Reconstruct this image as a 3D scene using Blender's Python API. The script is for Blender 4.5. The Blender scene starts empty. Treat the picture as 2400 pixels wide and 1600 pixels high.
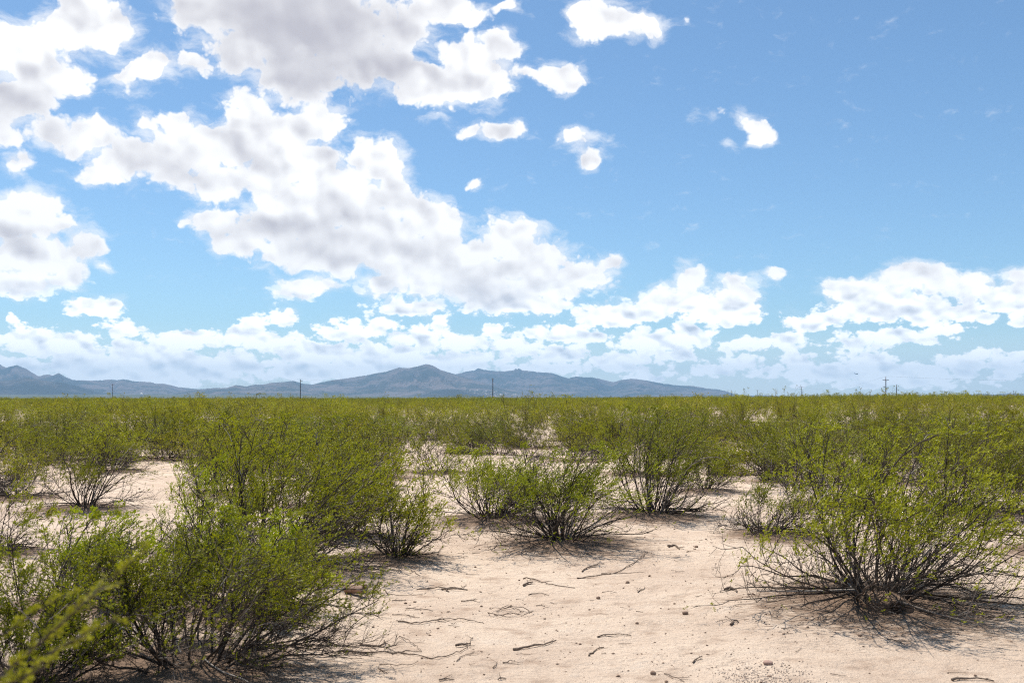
import bpy, math
import numpy as np
from mathutils import Vector

R = math.radians
rng = np.random.default_rng(11)
scene = bpy.context.scene
COL = scene.collection

# ------------------------------------------------------------------ camera
CAM_H = 2.2          # metres above the sand
F_PX = 2333.0        # focal length in photograph pixels (35 mm lens on 36 mm, 2400 px wide)
HORIZON = 930.0      # photograph row of the horizon
cam_data = bpy.data.cameras.new('camera')
cam = bpy.data.objects.new('camera', cam_data)
COL.objects.link(cam)
cam.location = (0, 0, CAM_H)
cam.rotation_euler = (R(90), 0, 0)
cam_data.lens = 35.0
cam_data.sensor_width = 36.0
cam_data.shift_y = (HORIZON - 800.0) / 2400.0
cam_data.clip_start = 0.1
cam_data.clip_end = 200000.0
cam_data.dof.use_dof = True
cam_data.dof.focus_distance = 18.0
cam_data.dof.aperture_fstop = 3.2
scene.camera = cam

# ------------------------------------------------------------------ light and exposure
SUN_EL, SUN_AZ = 66.0, -32.0        # azimuth from +Y (view direction), negative = left
sun_dir = Vector((math.sin(R(SUN_AZ)) * math.cos(R(SUN_EL)), math.cos(R(SUN_AZ)) * math.cos(R(SUN_EL)), math.sin(R(SUN_EL))))
sd = bpy.data.lights.new('sun', 'SUN')
sd.energy = 5.0
sd.angle = R(0.53)
sd.color = (1.0, 0.95, 0.88)
sun = bpy.data.objects.new('sun', sd)
COL.objects.link(sun)
sun.rotation_euler = sun_dir.to_track_quat('Z', 'Y').to_euler()
sun.location = (0, 0, 50)

scene.view_settings.view_transform = 'Standard'
scene.view_settings.look = 'None'
scene.view_settings.exposure = 0.25
scene.view_settings.gamma = 1.0
scene.view_settings.use_curve_mapping = False
scene.cycles.max_bounces = 5
scene.cycles.diffuse_bounces = 2
scene.cycles.glossy_bounces = 2
scene.cycles.transmission_bounces = 4
scene.cycles.volume_bounces = 0
scene.cycles.use_denoising = False
scene.cycles.filter_width = 1.1


# ------------------------------------------------------------------ node helpers
class NT:
    """small wrapper to wire shader nodes in one line each"""
    def __init__(self, tree):
        self.t = tree

    def n(self, kind, props=None, **ins):
        nd = self.t.nodes.new(kind)
        for k, v in (props or {}).items():
            setattr(nd, k, v)
        for k, v in ins.items():
            key = int(k[1:]) if k[0] == 'i' and k[1:].isdigit() else k.replace('_', ' ')
            self.put(nd.inputs[key], v)
        return nd

    def put(self, sock, v):
        if isinstance(v, bpy.types.NodeSocket):
            self.t.links.new(v, sock)
        else:
            sock.default_value = v

    def m(self, op, a, b=None, c=None, clamp=False):
        nd = self.t.nodes.new('ShaderNodeMath')
        nd.operation = op
        nd.use_clamp = clamp
        for i, v in enumerate((a, b, c)):
            if v is not None:
                self.put(nd.inputs[i], v)
        return nd.outputs[0]

    def vm(self, op, a, b=None, c=None):
        nd = self.t.nodes.new('ShaderNodeVectorMath')
        nd.operation = op
        for i, v in enumerate((a, b, c)):
            if v is not None:
                self.put(nd.inputs[i], v)
        return nd.outputs['Value'] if op in ('DOT_PRODUCT', 'LENGTH') else nd.outputs[0]

    def mix(self, f, a, b):
        nd = self.t.nodes.new('ShaderNodeMix')
        nd.data_type = 'RGBA'
        self.put(nd.inputs['Factor'], f)
        self.put([s for s in nd.inputs if s.identifier == 'A_Color'][0], a)
        self.put([s for s in nd.inputs if s.identifier == 'B_Color'][0], b)
        return [s for s in nd.outputs if s.identifier == 'Result_Color'][0]

    def mixf(self, f, a, b):
        nd = self.t.nodes.new('ShaderNodeMix')
        nd.data_type = 'FLOAT'
        self.put(nd.inputs[0], f)
        self.put(nd.inputs[2], a)
        self.put(nd.inputs[3], b)
        return nd.outputs[0]

    def step(self, v, lo, hi, a=0.0, b=1.0):
        nd = self.t.nodes.new('ShaderNodeMapRange')
        nd.interpolation_type = 'SMOOTHSTEP'
        for i, x in enumerate((v, lo, hi, a, b)):
            self.put(nd.inputs[i], x)
        return nd.outputs[0]

    def noise(self, vec, scale, detail=4.0, rough=0.55, dim='3D', dist=0.0, lac=2.0):
        nd = self.t.nodes.new('ShaderNodeTexNoise')
        nd.noise_dimensions = dim
        self.put(nd.inputs['Vector'], vec)
        nd.inputs['Scale'].default_value = scale
        nd.inputs['Detail'].default_value = detail
        nd.inputs['Roughness'].default_value = rough
        nd.inputs['Lacunarity'].default_value = lac
        nd.inputs['Distortion'].default_value = dist
        return nd.outputs[0]

    def voro(self, vec, scale, detail=3.0, rough=0.5, dim='2D'):
        nd = self.t.nodes.new('ShaderNodeTexVoronoi')
        nd.voronoi_dimensions = dim
        nd.feature = 'F1'
        self.put(nd.inputs['Vector'], vec)
        nd.inputs['Scale'].default_value = scale
        nd.inputs['Detail'].default_value = detail
        nd.inputs['Roughness'].default_value = rough
        return nd.outputs['Distance']


# ------------------------------------------------------------------ sky with cumulus
# Clouds as puffs: centre and half-sizes in rows and columns of a 2352 px wide view, turned
# into azimuth and elevation.  (cx, cy, rx, ry)
PUFFS = [
    # high white bank at the upper left
    (60, 120, 130, 85), (150, 70, 100, 75), (255, 60, 62, 58), (20, 100, 80, 60), (120, 180, 90, 45), (50, 220, 95, 70),
    (0, 270, 90, 50), (180, 205, 40, 20), (210, 20, 90, 40), (325, 158, 72, 34), (365, 135, 36, 22), (270, 180, 30, 14),
    # big grey-bottomed cumulus overhead
    (700, 50, 290, 120), (560, 20, 190, 60), (450, 20, 70, 50), (930, 75, 65, 62), (690, 160, 140, 70), (690, 215, 70, 45),
    (800, 120, 180, 90), (900, 150, 80, 50), (540, 110, 70, 60), (450, 148, 45, 26),
    (1090, 150, 95, 70), (1010, 205, 140, 42), (1150, 110, 45, 38), (1010, 20, 95, 36), (1085, 35, 50, 30), (1110, 195, 70, 38),
    (1160, 18, 25, 12), (960, 175, 80, 40),
    # long bank at mid left
    (235, 392, 72, 38), (320, 365, 110, 60), (450, 335, 130, 75), (575, 270, 75, 70), (630, 310, 70, 60), (120, 305, 65, 35),
    (200, 315, 90, 45), (400, 290, 40, 35), (345, 285, 22, 22), (740, 280, 68, 48), (560, 340, 110, 50), (400, 400, 90, 30),
    (700, 300, 40, 30), (40, 375, 50, 20), (20, 320, 40, 18),
    # large central cumulus with towers
    (500, 420, 110, 45), (620, 400, 110, 65), (725, 385, 85, 65), (870, 375, 72, 62), (905, 420, 45, 55), (790, 450, 140, 80),
    (680, 500, 180, 70), (500, 508, 78, 34), (560, 550, 70, 42), (850, 540, 150, 70), (1005, 515, 65, 58), (960, 580, 150, 65),
    (1175, 550, 88, 58), (1210, 600, 125, 62), (1040, 640, 190, 62), (1140, 680, 150, 45), (890, 650, 80, 30), (1260, 650, 100, 55),
    (1340, 635, 75, 38), (1408, 600, 28, 20), (940, 708, 115, 20), (720, 570, 160, 52), (650, 585, 60, 25), (780, 600, 140, 35),
    (1240, 700, 80, 30), (680, 345, 80, 40), (940, 480, 60, 45), (1080, 590, 80, 50),
    # left edge cumulus
    (60, 470, 95, 48), (50, 520, 100, 50), (140, 510, 62, 24), (70, 590, 125, 60), (190, 568, 54, 38), (60, 650, 130, 36),
    (150, 630, 55, 50), (218, 705, 66, 22), (190, 712, 50, 14), (255, 695, 30, 18), (248, 617, 16, 12), (25, 735, 16, 16),
    # small ones
    (690, 660, 70, 28), (650, 672, 42, 18), (745, 655, 42, 18), (1137, 758, 32, 20), (650, 730, 38, 25), (590, 745, 40, 25),
    (1370, 45, 75, 50), (1430, 58, 80, 36), (1495, 65, 48, 28), (1340, 25, 45, 35), (1288, 178, 56, 34), (1310, 188, 50, 18),
    (1140, 298, 78, 18), (1080, 305, 40, 10), (1332, 318, 40, 22), (1345, 365, 26, 24), (1703, 266, 16, 12), (1722, 284, 22, 16), (1750, 310, 24, 18), (1770, 318, 14, 12), (1738, 326, 14, 10),
    (1085, 424, 20, 14), (1190, 165, 40, 10),
    # cumulus low at right of centre
    (1585, 645, 38, 38), (1560, 685, 80, 36), (1690, 690, 62, 40), (1640, 715, 100, 34), (1690, 650, 70, 18), (1780, 626, 28, 13),
    (1500, 705, 80, 30), (1410, 725, 115, 32), (1320, 765, 120, 24), (1500, 785, 120, 34), (1240, 765, 80, 20), (1580, 775, 70, 34),
    (1700, 730, 60, 22),
    # right cumulus
    (2000, 680, 120, 42), (2080, 640, 72, 42), (2160, 645, 60, 44), (2225, 660, 62, 40), (2060, 710, 190, 42), (1880, 735, 100, 24),
    (2310, 690, 85, 40), (2345, 650, 40, 32), (2220, 720, 110, 24), (1935, 665, 50, 30), (2050, 772, 150, 18), (2160, 755, 62, 20), (1960, 785, 80, 10),
    (1720, 795, 95, 18), (1815, 772, 52, 22), (1810, 795, 60, 12), (2120, 780, 50, 14), (2340, 735, 50, 12),
    # low rows over the horizon
    (60, 770, 95, 24), (285, 752, 60, 22), (140, 795, 160, 34), (430, 785, 115, 30), (545, 765, 60, 22), (330, 810, 160, 34), (610, 790, 120, 34),
    (800, 765, 90, 30), (870, 750, 46, 25), (720, 805, 130, 30), (960, 775, 90, 28), (1060, 790, 100, 26), (880, 815, 150, 28), (1010, 740, 26, 10),
    (60, 845, 150, 26), (250, 850, 150, 24), (480, 840, 150, 28), (700, 850, 170, 26), (1180, 800, 80, 24), (1290, 815, 110, 24), (1430, 835, 120, 22),
    (1080, 830, 120, 22), (1250, 845, 140, 18), (1560, 820, 70, 14), (1830, 830, 50, 20), (1990, 825, 90, 26), (1700, 830, 60, 14), (2220, 835, 110, 26),
    (1880, 850, 160, 18), (2100, 855, 160, 18), (2320, 850, 80, 24), (1640, 850, 70, 14), (2250, 815, 60, 16), (300, 880, 300, 14), (1500, 865, 100, 10),
    (2050, 880, 300, 10), (2340, 822, 40, 16),
    (350, 845, 420, 40), (900, 842, 330, 40), (2000, 855, 420, 22),
]
WISPS = [(1395, 345, 24, 20), (1630, 262, 34, 12), (1685, 338, 18, 10), (700, 270, 80, 40), (1085, 250, 40, 14), (780, 320, 30, 20), (1575, 55, 18, 12),
         (390, 165, 60, 30), (40, 375, 60, 22), (300, 215, 60, 16), (1000, 272, 22, 6), (1400, 640, 40, 30), (1760, 640, 60, 16), (820, 205, 60, 12)]
# thick, sunless undersides (cx, cy, rx, ry, strength)
GREYS = [
    (700, 70, 250, 130, 1.0), (600, 20, 180, 70, .8), (720, 190, 120, 60, .75), (880, 170, 100, 55, .8), (930, 60, 60, 60, .45),
    (40, 250, 110, 60, .65), (0, 220, 80, 50, .5), (480, 350, 160, 45, .42), (300, 370, 90, 40, .5), (400, 390, 110, 30, .4), (640, 300, 60, 50, .2),
    (740, 560, 190, 45, .72), (620, 530, 110, 28, .5), (780, 480, 90, 45, .45), (560, 430, 80, 24, .4), (1100, 690, 120, 32, .7), (1020, 640, 120, 36, .35),
    (940, 560, 120, 40, .42), (1180, 660, 90, 30, .6), (60, 655, 130, 26, .55), (60, 530, 90, 24, .35), (190, 620, 40, 40, .3), (690, 682, 70, 12, .35),
    (2080, 715, 180, 22, .55), (2220, 690, 60, 16, .35), (2060, 785, 120, 10, .4), (1500, 745, 100, 22, .3), (1640, 742, 90, 12, .35), (900, 430, 45, 45, .3),
    (1320, 780, 110, 12, .3), (120, 820, 200, 16, .3), (430, 815, 140, 14, .3), (820, 800, 160, 20, .32), (600, 860, 300, 12, .25), (2300, 720, 60, 14, .35),
    (1140, 180, 40, 30, .2), (1150, 110, 40, 30, .25),
]
AZ0, AZ1, EL0, EL1, NU, NV = -30.0, 30.0, -1.0, 24.0, 200, 120


def cloud_fields():
    az = np.radians(np.linspace(AZ0, AZ1, NU))[None, :]
    el = np.radians(np.linspace(EL0, EL1, NV))[:, None]
    # bearing of each cell seen on the 2352 px wide layout the puffs are listed in
    k = 2352 / 2400
    px = (1200 + F_PX * np.tan(az)) * k + 0 * el
    py = (HORIZON - F_PX * np.tan(el) / np.cos(az)) * k
    den = np.full(px.shape, -0.7)
    for i, (cx, cy, rx, ry) in enumerate(PUFFS):
        r = np.sqrt(((px - cx) / (rx + 9)) ** 2 + ((py - cy) / (ry + 7)) ** 2)
        f = np.clip(1.0 - r, -0.7, 1) * min(1.0, 0.55 + ry / 90)
        h = np.clip(0.5 + 0.5 * (f - den) / 0.16, 0, 1)
        den = f * h + den * (1 - h) + 0.08 * h * (1 - h)
    for cx, cy, rx, ry in WISPS:
        r = np.sqrt(((px - cx) / (rx + 8)) ** 2 + ((py - cy) / (ry + 8)) ** 2)
        den = np.maximum(den, np.clip(0.5 - r * .75, -0.7, .5) * .4)
    gr = np.zeros(px.shape)
    for cx, cy, rx, ry, w in GREYS:
        r2 = ((px - cx) / rx) ** 2 + ((py - cy) / ry) ** 2
        gr = gr + w * (1.0 if cy < 260 else 0.8) * np.exp(-r2 * 1.1) * (1 - gr)
    return den, gr


def separable(nt, field, rank, u, v):
    """node network that evaluates a smooth 2-D field as a sum of products of 1-D curves"""
    U, S, Vt = np.linalg.svd(field, full_matrices=False)
    total = None
    us = np.linspace(0, 1, NU)
    u3 = nt.n('ShaderNodeCombineXYZ', X=u, Y=u, Z=u).outputs[0]
    v3 = nt.n('ShaderNodeCombineXYZ', X=v, Y=v, Z=v).outputs[0]
    vs = np.linspace(0, 1, NV)
    for k in range(0, rank, 3):
        outs = []
        for axis, xs, sock in ((0, us, u3), (1, vs, v3)):
            nd = nt.t.nodes.new('ShaderNodeRGBCurve')
            mp = nd.mapping
            mp.use_clip = False
            amp = []
            for c in range(3):
                vec = (Vt[k + c] if axis == 0 else U[:, k + c]) * math.sqrt(S[k + c])
                lo, hi = float(vec.min()), float(vec.max())
                hi = max(hi, lo + 1e-6)
                amp.append((lo, hi - lo))
                cv = mp.curves[c]
                y = (vec - lo) / (hi - lo)
                cv.points[0].location = (0, float(y[0]))
                cv.points[1].location = (1, float(y[-1]))
                for j in range(1, len(xs) - 1):
                    cv.points.new(float(xs[j]), float(y[j]))
                for p in cv.points:
                    p.handle_type = 'VECTOR'
            mp.update()
            nt.put(nd.inputs['Color'], sock)
            outs.append(nt.vm('MULTIPLY_ADD', nd.outputs[0], tuple(a[1] for a in amp), tuple(a[0] for a in amp)))
        d = nt.vm('DOT_PRODUCT', outs[0], outs[1])
        total = d if total is None else nt.m('ADD', total, d)
    return total


SKY_STRENGTH = 0.12
K = 1.0 / SKY_STRENGTH
world = bpy.data.worlds.new('World')
scene.world = world
world.use_nodes = True
world.cycles.sampling_method = 'MANUAL'
world.cycles.sample_map_resolution = 512
wt = world.node_tree
wt.nodes.clear()
W = NT(wt)
dirv = W.n('ShaderNodeTexCoord').outputs['Generated']
sky = W.n('ShaderNodeTexSky', dict(sky_type='NISHITA', sun_disc=False, sun_elevation=R(SUN_EL), sun_rotation=R(SUN_AZ),
                                   altitude=1200.0, air_density=1.0, dust_density=1.2, ozone_density=1.6))
skyc = W.vm('MULTIPLY', sky.outputs[0], (0.73, 0.91, 0.98))   # the camera's white balance
sep = W.n('ShaderNodeSeparateXYZ', Vector=dirv)
dx, dy, dz = sep.outputs
el = W.m('MULTIPLY', W.m('ARCSINE', dz), 180 / math.pi)
az = W.m('MULTIPLY', W.m('ARCTAN2', dx, dy), 180 / math.pi)
p2 = W.n('ShaderNodeCombineXYZ', X=az, Y=el, Z=0.0).outputs[0]
DEN, GREY = cloud_fields()


def lit_cloud(den, grey, alpha_edge, b0, relief, air, rug=0.6, top=1.05, wisp=None):
    """background of one cloud layer: white crowns, grey thick undersides, over the blue sky"""
    cov = W.m('MULTIPLY_ADD', b0, rug, den)
    alpha = W.step(cov, 0.0, alpha_edge)
    thick = W.step(W.m('MULTIPLY_ADD', b0, rug * 0.45, den), -0.05, 0.55)
    if wisp is not None:
        alpha = W.m('MAXIMUM', alpha, wisp)
    shade = W.m('MULTIPLY', grey, W.m('MULTIPLY_ADD', thick, 0.6, 0.3))
    shade = W.m('ADD', shade, W.m('MULTIPLY', W.m('MULTIPLY', relief, thick), W.m('MULTIPLY_ADD', grey, 0.8, -1.0)))
    shade = W.m('MULTIPLY_ADD', thick, 0.06, shade)
    shade = W.m('MAXIMUM', W.m('MINIMUM', shade, 1.0), 0.0)
    ccol = W.mix(shade, (top * K, top * K, top * K, 1), (0.50 * K, 0.49 * K, 0.535 * K, 1) if air is None else (0.52 * K, 0.58 * K, 0.68 * K, 1))
    if air is not None:
        ccol = W.mix(air, ccol, (0.9 * K, 1.0 * K, 1.1 * K, 1))
    final = W.mix(W.m('MULTIPLY', alpha, 0.98), skyc, ccol)
    if air is not None:
        final = W.mix(W.step(el, 0.2, 4.5, 0.45, 0.0), final, (1.22 * K, 1.30 * K, 1.36 * K, 1))
    return W.n('ShaderNodeBackground', Color=final, Strength=SKY_STRENGTH).outputs[0]


# one wandering offset so that the puffs are not ellipses
warp = W.n('ShaderNodeTexNoise', dict(noise_dimensions='2D'), Vector=p2, Scale=0.5, Detail=2.5, Roughness=0.5)
wv = W.vm('SUBTRACT', warp.outputs['Color'], (0.5, 0.5, 0.5))
wscale = W.step(el, 2.5, 9.0, 0.5, 1.2)
pw = W.vm('MULTIPLY_ADD', wv, W.n('ShaderNodeCombineXYZ', X=wscale, Y=wscale, Z=0.0).outputs[0], p2)
ws = W.n('ShaderNodeSeparateXYZ', Vector=pw)
uu = W.m('MULTIPLY', W.m('SUBTRACT', ws.outputs[0], AZ0), 1 / (AZ1 - AZ0), clamp=True)
vv = W.m('MULTIPLY', W.m('SUBTRACT', ws.outputs[1], EL0), 1 / (EL1 - EL0), clamp=True)
den_in = separable(W, DEN, 42, uu, vv)
grey_in = separable(W, GREY, 12, uu, vv)


def layer(kx, ky, f, soft, rel, air):
    pos = W.vm('MULTIPLY', p2, (kx, ky, 1.0))
    warm = W.vm('MULTIPLY_ADD', wv, (0.8, 0.8, 0.0), pos)
    a = W.m('SUBTRACT', 0.62, W.voro(warm, 0.62, 3.0, 0.55))
    b = W.m('SUBTRACT', W.noise(pos, 0.8, 7.0, 0.55, '2D'), 0.5)
    b0 = W.m('MULTIPLY_ADD', a, 0.85, W.m('MULTIPLY', b, 0.9))
    warm2 = W.vm('ADD', warm, (0.25, 0.60, 0.0))
    r1 = W.m('SUBTRACT', W.noise(pos, 0.42, 2.0, 0.5, '2D'), W.noise(W.vm('ADD', pos, (0.3, 0.8, 0.0)), 0.42, 2.0, 0.5, '2D'))
    r2 = W.m('SUBTRACT', W.voro(warm2, 0.34, 1.0, 0.4), W.voro(warm, 0.34, 1.0, 0.4))
    relief = W.m('MULTIPLY', W.m('MULTIPLY_ADD', r2, 0.75, W.m('MULTIPLY', r1, 0.9)), rel)
    wisp = None
    if air is None:
        st = W.noise(W.vm('MULTIPLY', W.vm('MULTIPLY_ADD', wv, (1.0, 1.0, 0.0), p2), (0.7, 1.5, 1.0)), 0.8, 6.0, 0.62, '2D')
        wisp = W.step(W.m('MULTIPLY_ADD', W.m('SUBTRACT', st, 0.5), 1.35, den_in), -0.15, 0.6, 0.0, 0.7)
    return lit_cloud(den_in, grey_in, soft, b0, relief, air, f, 0.98 if air is None else 1.3, wisp)


high = layer(1.1, 1.2, 0.52, 0.24, 1.5, None)
lowl = layer(1.6, 2.5, 0.58, 0.22, 2.0, W.step(el, 0.0, 3.5, 0.25, 0.0))
hi_w = W.step(el, 3.6, 7.6)
view = W.n('ShaderNodeMixShader', i0=hi_w, i1=lowl, i2=high).outputs[0]
# out of view: scattered cumulus on a flat layer, thinned to lower ambient light
zz = W.m('ADD', W.m('ABSOLUTE', dz), 0.12)
lay = W.vm('DIVIDE', dirv, W.n('ShaderNodeCombineXYZ', X=zz, Y=zz, Z=1.0).outputs[0])
den_out = W.m('MULTIPLY_ADD', W.noise(lay, 0.9, 2.0, 0.5), 3.2, -1.98)
rest = lit_cloud(den_out, W.step(den_out, 0.1, 0.7, 0.0, 0.8), 0.26, W.m('SUBTRACT', W.noise(lay, 4.0, 3.0, 0.55), 0.5), 0.0, None)
inside = W.m('MULTIPLY', W.step(W.m('ABSOLUTE', az), 28.5, 29.8, 1.0, 0.0), W.step(el, 22.6, 23.8, 1.0, 0.0))
upper = W.n('ShaderNodeMixShader', i0=inside, i1=rest, i2=view).outputs[0]
plain = W.n('ShaderNodeBackground', Color=skyc, Strength=SKY_STRENGTH).outputs[0]
whole = W.n('ShaderNodeMixShader', i0=W.step(el, -0.6, -0.2), i1=plain, i2=upper).outputs[0]
wo = W.n('ShaderNodeOutputWorld', Surface=whole)
# ================================================================== the place

# ------------------------------------------------------------------ mesh helpers
def set_props(o, label=None, category=None, group=None, kind=None):
    for k, v in (('label', label), ('category', category), ('group', group), ('kind', kind)):
        if v:
            o[k] = v
    return o


def mesh_from(name, verts, faces, mats, mat_index=None, smooth=False):
    """verts (n,3); faces list of (m,3) or (m,4) int arrays, one material slot per array unless given"""
    me = bpy.data.meshes.new(name)
    verts = np.asarray(verts, dtype=np.float32)
    faces = [np.asarray(f, dtype=np.int32) for f in faces if len(f)]
    nl = sum(f.size for f in faces)
    npoly = sum(len(f) for f in faces)
    me.vertices.add(len(verts))
    me.vertices.foreach_set('co', verts.ravel())
    me.loops.add(nl)
    me.loops.foreach_set('vertex_index', np.concatenate([f.ravel() for f in faces]))
    me.polygons.add(npoly)
    tot = np.concatenate([np.full(len(f), f.shape[1], dtype=np.int32) for f in faces])
    st = np.zeros(npoly, dtype=np.int32)
    st[1:] = np.cumsum(tot)[:-1]
    me.polygons.foreach_set('loop_start', st)
    me.polygons.foreach_set('loop_total', tot)
    for m in mats:
        me.materials.append(m)
    if mat_index is not None:
        me.polygons.foreach_set('material_index', np.asarray(mat_index, dtype=np.int32))
    if smooth:
        me.polygons.foreach_set('use_smooth', np.ones(npoly, dtype=bool))
    me.update(calc_edges=True)
    return me


def link(name, data, parent=None, loc=None):
    o = bpy.data.objects.new(name, data)
    COL.objects.link(o)
    if parent is not None:
        o.parent = parent
    if loc is not None:
        o.location = loc
    return o


def unit(v):
    return v / np.maximum(np.linalg.norm(v, axis=-1, keepdims=True), 1e-9)


def tubes(paths, radii, sides):
    """paths (n,K,3), radii (n,K) -> verts, quads"""
    n, K, _ = paths.shape
    tan = np.empty_like(paths)
    tan[:, 1:-1] = paths[:, 2:] - paths[:, :-2]
    tan[:, 0] = paths[:, 1] - paths[:, 0]
    tan[:, -1] = paths[:, -1] - paths[:, -2]
    tan = unit(tan)
    ref = np.tile(np.array([0.31, 0.17, 0.93]), (n, K, 1))
    flat = np.abs((tan * ref).sum(-1)) > 0.9
    ref[flat] = (0.95, -0.2, 0.1)
    a = unit(np.cross(tan, ref))
    b = np.cross(tan, a)
    ang = np.arange(sides) * 2 * math.pi / sides
    ring = a[:, :, None, :] * np.cos(ang)[None, None, :, None] + b[:, :, None, :] * np.sin(ang)[None, None, :, None]
    v = paths[:, :, None, :] + ring * radii[:, :, None, None]
    base = (np.arange(n) * K * sides)[:, None, None] + (np.arange(K - 1) * sides)[None, :, None]
    s0 = np.arange(sides)[None, None, :]
    s1 = (s0 + 1) % sides
    q = np.stack([base + s0, base + s1, base + sides + s1, base + sides + s0], -1)
    return v.reshape(-1, 3), q.reshape(-1, 4)


def join(parts):
    """[(verts, faces), ...] -> verts, faces"""
    vs, fs, off = [], [], 0
    for v, f in parts:
        vs.append(v)
        fs.append(f + off)
        off += len(v)
    return np.concatenate(vs), np.concatenate(fs)


# lattice value noise for terrain
_PERM = np.random.default_rng(5).random((256, 256))


def vnoise(x, y):
    xi, yi = np.floor(x).astype(int), np.floor(y).astype(int)
    fx, fy = x - xi, y - yi
    fx, fy = fx * fx * (3 - 2 * fx), fy * fy * (3 - 2 * fy)
    g = lambda i, j: _PERM[i & 255, j & 255]
    return (g(xi, yi) * (1 - fx) + g(xi + 1, yi) * fx) * (1 - fy) + (g(xi, yi + 1) * (1 - fx) + g(xi + 1, yi + 1) * fx) * fy


def fbm(x, y, octaves=4, gain=0.5):
    x, y = np.asarray(x, float), np.asarray(y, float)
    s, a, t = 0, 1.0, 0
    for i in range(octaves):
        s = s + a * vnoise(x * 2 ** i + 17.3 * i, y * 2 ** i + 41.7 * i)
        t += a
        a *= gain
    return s / t


def sstep(a, b, x):
    t = np.clip((np.asarray(x, float) - a) / (b - a), 0, 1)
    return t * t * (3 - 2 * t)


# ------------------------------------------------------------------ where things stand
def at(px, py):
    """point of the sand seen in column px, row py of the photograph"""
    d = CAM_H * F_PX / (py - HORIZON)
    return np.array([(px - 1200) / F_PX * d, d])


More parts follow.
